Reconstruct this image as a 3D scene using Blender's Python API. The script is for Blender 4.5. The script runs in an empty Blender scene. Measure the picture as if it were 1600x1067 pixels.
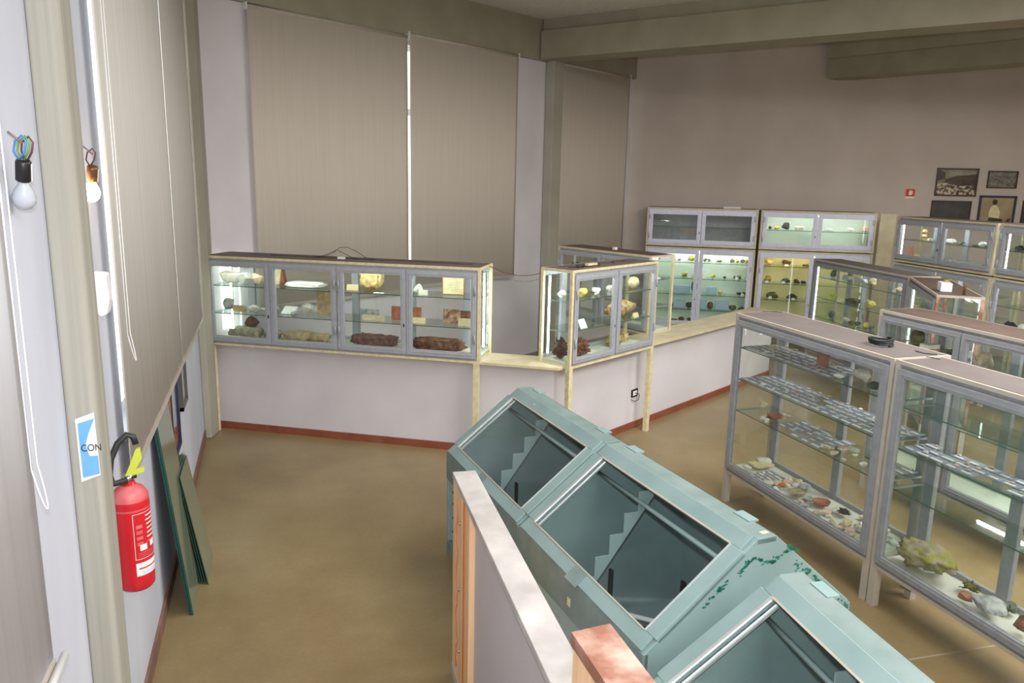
import bpy, bmesh, math, random
from mathutils import Vector, Matrix, noise
R = math.radians
scene = bpy.context.scene
COL = scene.collection

# ------------------------------------------------------------------ materials
def nodes(name):
    m = bpy.data.materials.new(name); m.use_nodes = True
    nt = m.node_tree; nt.nodes.clear()
    out = nt.nodes.new('ShaderNodeOutputMaterial')
    return m, nt, out
def rgb(c):
    def f(v):
        v /= 255.0
        return v/12.92 if v <= .04045 else ((v+.055)/1.055)**2.4
    return (f(c[0]), f(c[1]), f(c[2]), 1)
def mat(name, c, c2=None, rough=.7, scale=6, metal=0, bump=0, bscale=None, stretch=(1,1,1), detail=5, spec=.5, lo=.35, hi=.65):
    m, nt, out = nodes(name)
    b = nt.nodes.new('ShaderNodeBsdfPrincipled')
    b.inputs['Roughness'].default_value = rough; b.inputs['Metallic'].default_value = metal
    b.inputs['Specular IOR Level'].default_value = spec
    nt.links.new(b.outputs[0], out.inputs[0])
    tc = nt.nodes.new('ShaderNodeTexCoord'); mp = nt.nodes.new('ShaderNodeMapping')
    mp.inputs['Scale'].default_value = stretch
    nt.links.new(tc.outputs['Object'], mp.inputs[0])
    n = nt.nodes.new('ShaderNodeTexNoise'); n.inputs['Scale'].default_value = scale; n.inputs['Detail'].default_value = detail
    nt.links.new(mp.outputs[0], n.inputs['Vector'])
    cr = nt.nodes.new('ShaderNodeValToRGB')
    cr.color_ramp.elements[0].position = lo; cr.color_ramp.elements[1].position = hi
    cr.color_ramp.elements[0].color = rgb(c); cr.color_ramp.elements[1].color = rgb(c2 or c)
    nt.links.new(n.outputs['Fac'], cr.inputs[0]); nt.links.new(cr.outputs[0], b.inputs['Base Color'])
    if bump:
        n2 = nt.nodes.new('ShaderNodeTexNoise'); n2.inputs['Scale'].default_value = bscale or scale*4; n2.inputs['Detail'].default_value = 6
        nt.links.new(mp.outputs[0], n2.inputs['Vector'])
        bp = nt.nodes.new('ShaderNodeBump'); bp.inputs['Strength'].default_value = bump; bp.inputs['Distance'].default_value = .004
        nt.links.new(n2.outputs['Fac'], bp.inputs['Height']); nt.links.new(bp.outputs[0], b.inputs['Normal'])
    return m
def glass(name, tint, gloss=.9, rough=.02):
    m, nt, out = nodes(name)
    t = nt.nodes.new('ShaderNodeBsdfTransparent'); t.inputs[0].default_value = (*tint, 1)
    g = nt.nodes.new('ShaderNodeBsdfGlossy'); g.inputs[0].default_value = (gloss, gloss, gloss, 1); g.inputs['Roughness'].default_value = rough
    lw = nt.nodes.new('ShaderNodeLayerWeight'); lw.inputs['Blend'].default_value = .5
    pw = nt.nodes.new('ShaderNodeMath'); pw.operation = 'POWER'; pw.inputs[1].default_value = 5
    f = nt.nodes.new('ShaderNodeMath'); f.operation = 'MULTIPLY_ADD'; f.inputs[1].default_value = .7; f.inputs[2].default_value = .028
    nt.links.new(lw.outputs['Facing'], pw.inputs[0]); nt.links.new(pw.outputs[0], f.inputs[0])
    mx = nt.nodes.new('ShaderNodeMixShader')
    nt.links.new(f.outputs[0], mx.inputs[0]); nt.links.new(t.outputs[0], mx.inputs[1]); nt.links.new(g.outputs[0], mx.inputs[2])
    nt.links.new(mx.outputs[0], out.inputs[0])
    return m
def emit(name, c, s):
    m, nt, out = nodes(name)
    e = nt.nodes.new('ShaderNodeEmission'); e.inputs[0].default_value = (*c, 1); e.inputs[1].default_value = s
    nt.links.new(e.outputs[0], out.inputs[0]); return m

M = {
 'plaster': mat('white_plaster', (206,202,207), (216,212,217), .8, 1.6, bump=.12, bscale=30),
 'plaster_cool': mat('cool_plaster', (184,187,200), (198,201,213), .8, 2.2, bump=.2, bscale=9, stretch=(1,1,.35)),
 'plaster_back': mat('back_plaster', (186,174,166), (198,186,178), .85, 1.1, bump=.12, bscale=20),
 'oliveconc': mat('olive_concrete', (160,157,143), (168,165,151), .75, 3, bump=.08, bscale=14),
 'olive_beam': mat('olive_beam_paint', (146,142,124), (156,152,134), .75, 2.5, bump=.1, bscale=12),
 'column': mat('board_marked_column', (150,148,138), (164,162,152), .75, 5, bump=.2, bscale=10, stretch=(8,8,.12)),
 'ceiling': mat('ceiling_stipple', (205,205,198), (215,215,208), .9, 20, bump=.5, bscale=60),
 'floor': None,
 'blind': mat('blind_fabric', (206,196,184), (210,200,188), .9, 14, stretch=(3,3,.06)),
 'blind_left': mat('blind_fabric_grey', (204,201,196), (214,211,206), .85, 7, stretch=(3,3,.05)),
 'blind_near': mat('blind_fabric_pale', (206,208,216), (216,218,226), .85, 7, stretch=(3,3,.05)),
 'boxplastic': glass('cloudy_box_plastic', (.9,.95,1)),
 'skirt': mat('terracotta_skirting', (132,70,50), (146,84,62), .5, 8),
 'skirt_dull': mat('dusty_skirting', (112,82,72), (134,100,88), .7, 8),
 'cap': mat('travertine', (196,184,150), (214,202,172), .45, 7, bump=.1),
 'cream': mat('cream_painted_wood', (222,212,192), (227,217,198), .5, 10),
 'cream_grey': mat('cream_edge_trim', (176,167,156), (184,175,164), .5, 10),
 'alu': mat('grey_aluminium', (164,167,176), (172,175,184), .4, 20, metal=.1),
 'alu_dark': mat('dull_aluminium', (142,144,150), (152,154,160), .42, 20, metal=.1),
 'alu_white': mat('bright_aluminium', (206,208,226), (216,218,234), .4, 20, metal=.1),
 'chrome': mat('bright_metal', (210,210,210), None, .18, 5, metal=1),
 'bplastic': mat('black_plastic', (22,22,24), (30,30,32), .4),
 'dark': mat('dark_slot', (12,12,12), None, .8),
 'topply': mat('hardboard_top', (98,90,87), (106,98,95), .7, 5),
 'topbrown': mat('brown_hardboard_top', (88,71,64), (100,83,75), .7, 4),
 'casefloor': mat('case_floor_board', (206,206,194), (214,214,202), .6, 8),
 'backwhite': mat('case_back_white', (214,224,214), (220,228,220), .7, 4),
 'backyellow': mat('case_back_cream', (216,208,160), (224,216,170), .7, 4),
 'backgreen': mat('case_back_green', (190,206,186), (200,214,196), .7, 4),
 'shelfedge': mat('green_glass_edge', (70,98,80), None, .2),
 'tray': mat('grey_specimen_tray', (136,142,156), (156,162,176), .6, 30),
 'label': mat('white_label', (226,226,226), (236,236,236), .6, 30),
 'teal': mat('teal_paint', (124,147,147), (134,157,157), .45, 4, bump=.08, bscale=10),
 'teal_dark': mat('teal_dusty_paint', (104,124,122), (126,142,140), .6, 5, bump=.1),
 'teal_light': mat('teal_inner_paint', (146,168,170), (154,176,178), .55, 4),
 'teal_flake': mat('dark_green_primer', (18,92,74), (26,112,90), .6, 30),
 'mirrorstrip': mat('bright_angle_strip', (222,226,230), (236,238,240), .22, 8, metal=.6),
 'pine': mat('orange_pine', (226,178,132), (240,204,164), .5, 3, stretch=(9,9,.5)),
 'pine_dark': mat('pine_knot_line', (190,104,50), (206,120,64), .5, 8),
 'dust': mat('dusty_white_board', (158,153,150), (194,190,187), .7, 5, bump=.1, lo=.3, hi=.7),
 'dustbrown': mat('dusty_red_brown_board', (140,92,72), (190,160,146), .65, 9, bump=.15, lo=.42, hi=.66),
 'panel': mat('grey_panel_board', (184,180,184), (192,188,192), .5, 2),
 'red': mat('extinguisher_red', (190,28,38), (200,36,46), .3, 3),
 'reddust': mat('dusty_red', (196,70,78), (206,110,112), .5, 12),
 'yellowgreen': mat('yellow_green_plastic', (196,206,70), (206,216,84), .4),
 'hose': mat('black_rubber', (30,34,34), (44,48,46), .5),
 'wplastic': mat('white_plastic', (232,232,234), None, .4),
 'cardwhite': mat('printed_white', (226,224,224), None, .6),
 'blueprint': mat('sticker_blue', (96,158,210), (110,170,218), .5),
 'wood_frame': mat('brown_wood_frame', (132,84,56), (150,98,66), .5, 20),
 'navy_frame': mat('navy_frame', (30,34,62), (40,44,74), .4),
 'grey_frame': mat('dark_grey_frame', (74,74,70), (84,84,80), .4),
 'brown_frame': mat('dark_brown_frame', (52,34,26), (62,42,32), .4),
 'bulb': mat('frosted_bulb', (172,178,186), None, .2),
 'copper': mat('brass_holder', (110,80,52), (130,96,64), .35, metal=.6),
 'wire_red': mat('wire_dark_red', (96,44,40), None, .5), 'wire_grey': mat('wire_grey', (120,110,104), None, .5),
 'wire_blue': mat('wire_blue', (70,130,200), None, .4), 'wire_green': mat('wire_green', (110,150,70), None, .4), 'wire_brown': mat('wire_brown', (90,60,70), None, .4),
 'signred': mat('sign_red', (206,36,36), None, .5), 'signwhite': mat('sign_white', (232,226,222), None, .5),
 'joint': mat('floor_joint_grey', (150,138,118), None, .8),
 'glass': glass('clear_case_glass', (.975,.99,.98)),
 'shelfglass': glass('green_shelf_glass', (.90,.95,.92)),
 'tealglass': glass('dusty_top_glass', (.95,.97,.965), rough=.05),
 'clear': glass('clear_plastic', (.78,.86,.92), rough=.1),
 'window': glass('window_glass', (.95,.97,.96)),
 'sheet_glass': mat('leaning_sheet_glass', (112,120,100), (120,128,108), .12, 2, spec=.8),
 'sheet_edge': mat('sheet_glass_edge', (26,70,62), (34,82,74), .25),
 'tube': emit('fluorescent_tube', (.90,1,.95), 20),
 'tube_warm': emit('warm_tube', (1,.86,.5), 16),
 'tube_fill': emit('hidden_fill_tube', (.90,1,.94), 34),  # extra tubes added behind the top rails to brighten the specimens
 'tube_hotcool': emit('bright_cool_tube', (.88,.97,1), 28),
 'tube_cool': emit('cool_tube', (.88,.97,1), 8),
 'bulb_on': emit('glowing_bulb', (1,.66,.36), 70),
}
# rock colours
for k,(a,b) in dict(chalk=((214,212,200),(190,186,170)), white=((238,238,234),(220,220,214)), paletan=((198,184,160),(160,142,118)), cream=((222,210,172),(206,192,150)),
  rust=((132,82,58),(88,52,40)), ochre=((212,190,136),(174,146,92)), tan=((188,164,126),(160,134,98)), grey=((178,180,178),(128,130,132)), greytan=((168,156,134),(130,118,98)),
  brown=((110,76,52),(76,50,38)), brick=((180,112,86),(158,92,70)), marble=((190,160,134),(120,72,52)), darkred=((134,88,70),(88,56,48)), redbrown=((140,94,74),(92,60,50)),
  yellow=((226,212,110),(198,176,80)), black=((34,38,40),(64,64,62)), wood=((212,186,140),(140,106,66)), greengrey=((112,124,110),(78,86,80)), oxblood=((104,66,50),(58,52,42)),
  mustard=((190,170,70),(130,112,44)), olive=((112,110,66),(76,76,48)), lime=((200,214,60),(160,170,50)), pink=((206,172,154),(224,206,192)), terracotta=((166,112,90),(144,94,74)), orange=((204,120,50),(180,96,40))).items():
    M[k] = mat('mineral_'+k, a, b, .8, 22, bump=.5, bscale=60, lo=.38, hi=.62)
# cloudy plastic: half clear, half milky
m = M['boxplastic']; nt = m.node_tree; o_ = [n for n in nt.nodes if n.type == 'OUTPUT_MATERIAL'][0]; s_ = o_.inputs[0].links[0].from_socket
df = nt.nodes.new('ShaderNodeBsdfDiffuse'); df.inputs[0].default_value = (.75,.85,.95,1); mx = nt.nodes.new('ShaderNodeMixShader'); mx.inputs[0].default_value = .3
nt.links.new(s_, mx.inputs[1]); nt.links.new(df.outputs[0], mx.inputs[2]); nt.links.new(mx.outputs[0], o_.inputs[0])
M['moss'] = mat('mineral_moss', (150,146,72), (160,150,132), .85, 13, bump=.8, bscale=60, lo=.42, hi=.58)

# floor: polished brown-olive resin with cloudy patches
m, nt, out = nodes('resin_floor')
b = nt.nodes.new('ShaderNodeBsdfPrincipled'); b.inputs['Roughness'].default_value = .33; b.inputs['Specular IOR Level'].default_value = .45
tc = nt.nodes.new('ShaderNodeTexCoord')
n1 = nt.nodes.new('ShaderNodeTexNoise'); n1.inputs['Scale'].default_value = 1.3; n1.inputs['Detail'].default_value = 8; n1.inputs['Roughness'].default_value = .65
n2 = nt.nodes.new('ShaderNodeTexNoise'); n2.inputs['Scale'].default_value = 38; n2.inputs['Detail'].default_value = 4
cr = nt.nodes.new('ShaderNodeValToRGB'); e = cr.color_ramp.elements
e[0].position = .3; e[0].color = rgb((130,111,76)); e[1].position = .72; e[1].color = rgb((154,136,100))
mixn = nt.nodes.new('ShaderNodeMixRGB'); mixn.blend_type = 'MULTIPLY'; mixn.inputs[0].default_value = .22
nt.links.new(tc.outputs['Object'], n1.inputs['Vector']); nt.links.new(tc.outputs['Object'], n2.inputs['Vector'])
nt.links.new(n1.outputs['Fac'], cr.inputs[0]); nt.links.new(cr.outputs[0], mixn.inputs[1]); nt.links.new(n2.outputs['Fac'], mixn.inputs[2])
nt.links.new(mixn.outputs[0], b.inputs['Base Color']); nt.links.new(b.outputs[0], out.inputs[0])
M['floor'] = m

# ------------------------------------------------------------------ mesh helpers
class MB:
    def __init__(s): s.v = []; s.f = []; s.mi = []; s.mats = []; s.sm = []
    def _m(s, mm):
        mm = M[mm] if isinstance(mm, str) else mm
        if mm not in s.mats: s.mats.append(mm)
        return s.mats.index(mm)
    def add(s, vs, fs, mm, smooth=False):
        o = len(s.v); s.v += [tuple(v) for v in vs]; k = s._m(mm)
        for f in fs: s.f.append([o+i for i in f]); s.mi.append(k); s.sm.append(smooth)
        return s
    def box(s, x0, x1, y0, y1, z0, z1, mm):
        if x0 > x1: x0, x1 = x1, x0
        if y0 > y1: y0, y1 = y1, y0
        if z0 > z1: z0, z1 = z1, z0
        vs = [(x,y,z) for x in (x0,x1) for y in (y0,y1) for z in (z0,z1)]
        return s.add(vs, [(0,1,3,2),(4,6,7,5),(0,4,5,1),(2,3,7,6),(0,2,6,4),(1,5,7,3)], mm)
    def prism(s, poly, z0, z1, mm):      # plan polygon (counter-clockwise) extruded in z
        n = len(poly); vs = [(x,y,z0) for x,y in poly] + [(x,y,z1) for x,y in poly]
        return s.add(vs, [list(range(n))[::-1], list(range(n,2*n))] + [(i,(i+1)%n,n+(i+1)%n,n+i) for i in range(n)], mm)
    def prof(s, poly, y0, y1, mm):       # profile polygon in x,z extruded in y
        n = len(poly); vs = [(x,y0,z) for x,z in poly] + [(x,y1,z) for x,z in poly]
        return s.add(vs, [list(range(n)), list(range(n,2*n))[::-1]] + [(i,n+i,n+(i+1)%n,(i+1)%n) for i in range(n)], mm)
    def bar(s, a, b, w, h, mm, up=(0,0,1)):
        a, b = Vector(a), Vector(b); d = (b-a).normalized(); u = Vector(up)
        if abs(d.dot(u)) > .95: u = Vector((1,0,0))
        x = d.cross(u).normalized()*w/2; y = x.cross(d).normalized()*h/2
        vs = [p+sx*x+sy*y for p in (a,b) for sx,sy in ((-1,-1),(1,-1),(1,1),(-1,1))]
        return s.add(vs, [(3,2,1,0),(4,5,6,7),(0,1,5,4),(1,2,6,5),(2,3,7,6),(3,0,4,7)], mm)
    def tube(s, pts, r, mm, seg=8, caps=True):
        pts = [Vector(p) for p in pts]; rings = []; prev = None
        for i, p in enumerate(pts):
            d = (pts[min(i+1,len(pts)-1)] - pts[max(i-1,0)]).normalized()
            if prev is None:
                u = Vector((0,0,1)) if abs(d.z) < .9 else Vector((1,0,0)); x = d.cross(u).normalized()
            else: x = (prev - d*prev.dot(d)).normalized()
            prev = x; y = d.cross(x)
            rr = r[i] if isinstance(r, (list,tuple)) else r
            rings.append([p + rr*(math.cos(2*math.pi*k/seg)*x + math.sin(2*math.pi*k/seg)*y) for k in range(seg)])
        vs = [v for ring in rings for v in ring]; fs = []
        for i in range(len(pts)-1):
            for k in range(seg): fs.append((i*seg+k, i*seg+(k+1)%seg, (i+1)*seg+(k+1)%seg, (i+1)*seg+k))
        if caps: fs += [list(range(seg))[::-1], [(len(pts)-1)*seg+k for k in range(seg)]]
        return s.add(vs, fs, mm, True)
    def build(s, name, parent=None, bevel=0):
        me = bpy.data.meshes.new(name); me.from_pydata(s.v, [], s.f); 
        for mm in s.mats: me.materials.append(mm)
        me.polygons.foreach_set('material_index', s.mi); me.polygons.foreach_set('use_smooth', s.sm)
        me.update()
        bm = bmesh.new(); bm.from_mesh(me); bmesh.ops.recalc_face_normals(bm, faces=bm.faces); bm.to_mesh(me); bm.free()
        o = bpy.data.objects.new(name, me); COL.objects.link(o)
        if parent: o.parent = parent
        if bevel:
            md = o.modifiers.new('bevel', 'BEVEL'); md.width = bevel; md.segments = 2; md.limit_method = 'ANGLE'
        return o
def tag(o, label, cat, group=None):
    o['label'] = label; o['category'] = cat
    if group: o['group'] = group
    return o
def struct(o): o['kind'] = 'structure'; return o
def empty(name, loc, rz=0, label=None, cat=None, group=None):
    o = bpy.data.objects.new(name, None); o.empty_display_size = .1; COL.objects.link(o)
    o.location = loc; o.rotation_euler = (0,0,rz)
    if label: tag(o, label, cat, group)
    return o
def place(o, loc, rz=0): o.location = loc; o.rotation_euler = (0,0,rz); return o
def dirv(a): return Vector((math.sin(R(a)), math.cos(R(a)), 0))
def rz(a): return R(90-a)            # local +x along compass direction a, local +y to its left

# ------------------------------------------------------------------ camera
yaw, pit, rol = R(17.7), R(11.8), R(-1.25); H = 2.5
fwd = Vector((math.sin(yaw)*math.cos(pit), math.cos(yaw)*math.cos(pit), -math.sin(pit)))
right = Vector((math.cos(yaw), -math.sin(yaw), 0)); down = fwd.cross(right)
r2 = math.cos(rol)*right + math.sin(rol)*down; d2 = -math.sin(rol)*right + math.cos(rol)*down
cam = bpy.data.objects.new('camera', bpy.data.cameras.new('camera')); COL.objects.link(cam)
cam.matrix_world = Matrix(((r2.x,-d2.x,-fwd.x,0),(r2.y,-d2.y,-fwd.y,0),(r2.z,-d2.z,-fwd.z,H),(0,0,0,1)))
cam.data.sensor_width = 36; cam.data.lens = 27; cam.data.clip_start = .05; cam.data.clip_end = 100
scene.camera = cam

# ------------------------------------------------------------------ room shell
K = Vector((-.66, 8.06, 0)); dW = dirv(60); V1 = Vector((5.68,11.72,0)); dB = dirv(120)
lenW = (V1-K).length
ROOM = [(-.66,-4.0),(13.0,-4.0),(13.0,7.5),(V1.x,V1.y),(K.x,K.y)]
f = MB().prism(ROOM, -.1, 0, 'floor').build('floor'); struct(f)
c = MB().prism([(-.9,-4.2),(13.3,-4.2),(13.3,7.7),(V1.x+.2,V1.y+.3),(K.x-.3,K.y+.2)], 4.66, 4.8, 'ceiling').build('ceiling'); struct(c)
# left wall: opening between y 3.40 and 7.55, z 1.25..4.05 ; second opening 0.4..2.1
w = MB()
for (a,b2,z0,z1) in ((-4,.4,0,4.66),(.4,2.1,0,1.28),(.4,2.1,4.0,4.66),(2.1,3.70,0,4.66),(3.70,7.5,0,1.3),(3.70,7.5,4.08,4.66),(7.5,8.2,0,4.66)):
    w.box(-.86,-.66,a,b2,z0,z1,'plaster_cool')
struct(w.build('wall_left'))
# window wall (local x along dir 60 from K, y to the left = outwards)
w = MB()
for (a,b2,z0,z1) in ((-.2,.8,0,4.66),(.8,4.3,0,1.27),(.8,4.3,4.02,4.66),(4.3,5.65,0,4.66),(5.65,6.95,0,1.27),(5.65,6.95,4.1,4.66),(6.95,lenW+.2,0,4.66)):
    w.box(a,b2,0,.2,z0,z1,'plaster')
o = w.build('wall_window_side'); place(o, K, rz(60)); struct(o)
# back wall, dir 120 from V1 ; local y+ = left of direction = outwards
o = MB().box(-.2,9.2,0,.2,0,4.66,'plaster_back').build('wall_back'); place(o, V1, rz(120)); struct(o)
struct(MB().box(13.0,13.2,-4,7.6,0,4.66,'plaster_back').build('wall_right'))
struct(MB().box(-.86,13.2,-4.2,-4,0,4.66,'plaster_back').build('wall_front'))
# windows behind the blinds
def window(n, loc, ang, x0, x1, z0, z1, mull, trans, depth=.12):
    r = MB(); t = .05
    r.box(x0,x1,depth-.03,depth+.03,z0,z0+t,'wplastic'); r.box(x0,x1,depth-.03,depth+.03,z1-t,z1,'wplastic')
    r.box(x0,x0+t,depth-.03,depth+.03,z0,z1,'wplastic'); r.box(x1-t,x1,depth-.03,depth+.03,z0,z1,'wplastic')
    for q in mull: r.box(q-.025,q+.025,depth-.03,depth+.03,z0,z1,'wplastic')
    for q in trans: r.box(x0,x1,depth-.03,depth+.03,q-.04,q+.04,'alu')
    o = r.build('window_%d' % n); place(o, loc, rz(ang)); struct(o)
    p = MB().box(x0+.01,x1-.01,depth-.003,depth+.003,z0+.01,z1-.01,'window').build('pane', o)
window(1, K, 60, .8, 4.3, 1.27, 4.02, [1.4,3.6], [3.28])
window(2, K, 60, 5.65, 6.95, 1.27, 4.1, [6.4], [3.28])
window(3, Vector((-.66,3.70,0)), 0, 0, 3.80, 1.3, 4.08, [1.1,2.8], [])
window(4, Vector((-.66,.4,0)), 0, 0, 1.7, 1.28, 4.0, [], [])
# beams (top band over window wall, hexagon beams), columns
o = MB().box(-.1,lenW,-.06,0,4.13,4.66,'olive_beam').build('trim_1'); place(o, K, rz(60)); struct(o)
W0 = Vector((3.8,10.62,0))
bm_ = MB().box(-.05,9.5,-.22,.22,4.14,4.5,'olive_beam').box(-.05,9.5,-.17,.17,4.5,4.66,'olive_beam')
o = bm_.build('trim_2'); place(o, W0+dirv(142)*.1, rz(142)); struct(o)
o = MB().box(0,7.5,-.28,.10,4.10,4.66,'olive_beam').box(0,7.5,-.36,.16,4.38,4.66,'olive_beam').build('trim_3'); place(o, Vector((8.36,10.22,0)), rz(155)); struct(o)
o = MB().prism([(3.80,10.62),(3.88,10.50),(4.06,10.60),(4.13,10.83),(3.95,10.75)], 0, 4.2, 'oliveconc').build('trim_4', bevel=.01); struct(o)
o = MB().prism([(-.66,7.62),(-.60,7.62),(-.545,7.80),(-.53,8.10),(-.66,8.08)], 0, 4.66, 'oliveconc').build('trim_5', bevel=.01); struct(o)
o = MB().prism([(-.66,2.75),(-.585,2.745),(-.567,2.765),(-.567,2.91),(-.61,2.95),(-.66,2.97)], 0, 4.66, 'column').build('trim_6', bevel=.008); struct(o)
# left skirting
struct(MB().box(-.66,-.645,2.97,7.62,0,.09,'skirt_dull').build('baseboard_left'))
# floor joints
def strip(n, p, q, wd=.008):
    o = MB().bar((*p,.0012), (*q,.0012), wd, .003, 'joint').build('trim_%d' % n); struct(o)
strip(7, (3.226,2.896), (4.6,2.83), .014); strip(8, (4.2,5.48), (5.6,6.32))

# low wall in three runs: a-run (dir 120), b-run (dir 60)
A0 = Vector((-.60,8.0,0)); cor = Vector((2.40,6.27,0)); B1 = cor + dirv(60)*4.6
nA = Vector((.5,.866,0)); nB = Vector((-.5,.866,0)); t = .22
A0b, B1b = A0+nA*t, B1+nB*t; corb = Vector((cor.x, cor.y + t/.866, 0))
w = MB().prism([(A0.x,A0.y),(cor.x,cor.y),(B1.x,B1.y),(B1b.x,B1b.y),(corb.x,corb.y),(A0b.x,A0b.y)], 0, .865, 'plaster')
struct(w.build('wall_parapet'))
e = .1
cA0, cc, cB = A0-nA*.03, Vector((cor.x,cor.y-.10/.866,0)), B1-nB*e
cA0b, ccb, cBb = A0b+nA*.06, Vector((cor.x,cor.y+(t+.1)/.866,0)), B1b+nB*.1
w = MB().prism([(cA0.x,cA0.y),(cc.x,cc.y),(cB.x,cB.y),(cBb.x,cBb.y),(ccb.x,ccb.y),(cA0b.x,cA0b.y)], .865, .893, 'cap')
struct(w.build('trim_9', bevel=.004))
w = MB(); q = cor - nA*.0
w.bar((*(A0-nA*.008).xy,.035),(*(cor-nA*.008).xy,.035),.016,.07,'skirt')
struct(w.build('baseboard_parapet_left'))
w = MB(); w.bar((*(cor-nB*.008).xy,.035),(*(B1-nB*.008).xy,.035),.016,.07,'skirt')
struct(w.build('baseboard_parapet_right'))

# ------------------------------------------------------------------ display cases
def mitre(b, x0, x1, z0, z1, w, y0, y1, mt):
    O4 = [(x0,z0),(x1,z0),(x1,z1),(x0,z1)]; I4 = [(x0+w,z0+w),(x1-w,z0+w),(x1-w,z1-w),(x0+w,z1-w)]
    vs = [(x,y,z) for y in (y0,y1) for x,z in O4+I4]; fs = []
    for k in range(4):
        n = (k+1)%4
        fs += [(k,n,4+n,4+k),(8+k,12+k,12+n,8+n),(k,8+k,8+n,n),(4+k,4+n,12+n,12+k)]
    b.add(vs, fs, mt); return b
def case(name, label, group, origin, ang, L, D, z0, z1, shelves, doors=None, alu='alu', trim='cream', top='topply', base='casefloor',
         back='glass', backposts=(), legs=(), legz=0, tubes=(), endglass=('l','r'), fr=.05, hinges=True, floorin=None, endtrim=None, pane_front=False):
    r = empty(name, (origin[0], origin[1], z0), rz(ang), label, 'display cabinet', group)
    h = z1 - z0; g = r
    # top board with a lip, base board
    MB().box(.0,L,.0,D,h-.022,h,trim).box(.018,L-.018,.018,D-.018,h,h+.002,top).build('top_board', g)
    MB().box(.0,L,.0,D,0,.022,trim).box(.02,L-.02,.02,D-.02,.022,.05,base).build('base_board', g)
    for px, py in ((0,0),(L-.028,0),(0,D-.028),(L-.028,D-.028)):
        MB().box(px,px+.028,py,py+.028,.022,h-.022,endtrim or trim).build('corner_post', g)
    # front frame
    f = MB(); a0, a1 = .028, L-.028
    mitre(f, a0, a1, .022, h-.022, .03, .017, .026, alu)
    f.build('front_frame', g)
    doors = doors or [(a0, L-.028)]
    for i,(x0,x1) in enumerate(doors):
        d = MB(); za, zb = .045, h-.045
        mitre(d, x0, x1, za, zb, fr, -.012, .016, alu)
        mitre(d, x0+fr*.5, x1-fr*.5, za+fr*.5, zb-fr*.5, fr*.18, -.016, -.0115, alu)
        do = d.build('door', g)
        MB().box(x0+fr,x1-fr,.0,.004,za+fr,zb-fr,'glass').build('pane', do)
        if hinges:
            hx = x0+.012 if i % 2 == 0 else x1-.012
            for hz in (h*.26, h*.76):
                MB().box(hx-.009,hx+.009,-.024,-.012,hz-.035,hz+.035,'alu_dark').tube([(hx,-.024,hz-.04),(hx,-.024,hz+.04)],.006,alu).build('hinge', do)
            if i % 2 == 0: MB().box(x1-.02-.005,x1-.02+.005,-.0165,-.012,h*.36-.014,h*.36+.014,'dark').build('lock', do)
    # ends
    for s, xx in (('l',.006),('r',L-.012)):
        if s in endglass:
            MB().box(xx,xx+.005,.028,D-.028,.022,h-.022,'glass').build('end_pane', g)
        else:
            MB().box(xx-.004,xx+.008,.028,D-.028,.022,h-.022,trim).build('end_panel', g)
    if back == 'glass':
        MB().box(.028,L-.028,D-.018,D-.013,.022,h-.022,'glass').build('back_pane', g)
        b = MB().box(.028,L-.028,D-.03,D-.005,.022,.08,alu).box(.028,L-.028,D-.03,D-.005,h-.07,h-.022,alu)
        for q in backposts: b.box(q-.035,q+.035,D-.034,D-.002,.022,h-.022,alu)
        b.build('back_frame', g)
    else:
        MB().box(.0,L,D-.018,D-.002,.022,h-.022,back).build('back_panel', g)
    for sz in shelves:
        z = sz - z0
        MB().box(.03,L-.03,.03,D-.036,z-.007,z,'shelfglass').box(.03,L-.03,.028,.0302,z-.007,z,'shelfedge').build('shelf', g)
        for q in (.03, L-.045): MB().box(q,q+.015,.04,D-.05,z-.016,z-.0075,'alu').build('shelf_bracket', g)
    for (lx,ly,lw) in legs:
        MB().box(lx,lx+lw,ly,ly+.045,legz-z0,0,trim).build('leg', g)
    for (p,q,mt) in tubes:
        p = Vector(p); q = Vector(q); d = (q-p).normalized()
        o = MB().tube([p,q],.009,mt).build('lamp_tube', g)
        MB().tube([p-d*.02,p],.013,'wplastic').build('tube_cap', o); MB().tube([q,q+d*.02],.013,'wplastic').build('tube_cap', o)
    return r

G2 = 'aluminium door display cabinets standing on the low wall'
cA = case('wall_display_cabinet','long four-door glass cabinet of rocks standing on the low white wall by the left corner',None,(-.6,7.87),120,2.74,.44,.88,1.745,
  [1.462,1.194],[(.035,.69),(.695,1.365),(1.385,2.045),(2.05,2.705)],legs=((.01,0,.05),(2.68,0,.05)),fr=.052,backposts=(.25,1.37,1.95,2.5),
  tubes=(((.1,.03,.815),(.62,.03,.815),'tube_fill'),((1.45,.03,.815),(1.95,.03,.815),'tube_fill'),((.06,.35,.08),(.06,.35,.78),'tube'),((2.68,.36,.08),(2.68,.36,.78),'tube'),((.75,.03,.815),(1.3,.03,.815),'tube_fill'),((2.1,.03,.815),(2.6,.03,.815),'tube_fill')))
cB_ = case('wall_display_cabinet','two-door glass cabinet of crystals on the low wall by the black wall socket',None,(2.49,6.12),60,1.37,.36,.88,1.755,
  [1.48,1.21],[(.035,.665),(.69,1.335)],legs=((.0,0,.05),(1.32,0,.05)),fr=.05,backposts=(.3,),alu='alu',endglass=('l','r'),
  tubes=(((.055,.3,.1),(.055,.3,.8),'tube'),((.1,.06,.835),(.62,.06,.835),'tube_fill'),((.75,.06,.835),(1.3,.06,.835),'tube_fill')))
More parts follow.
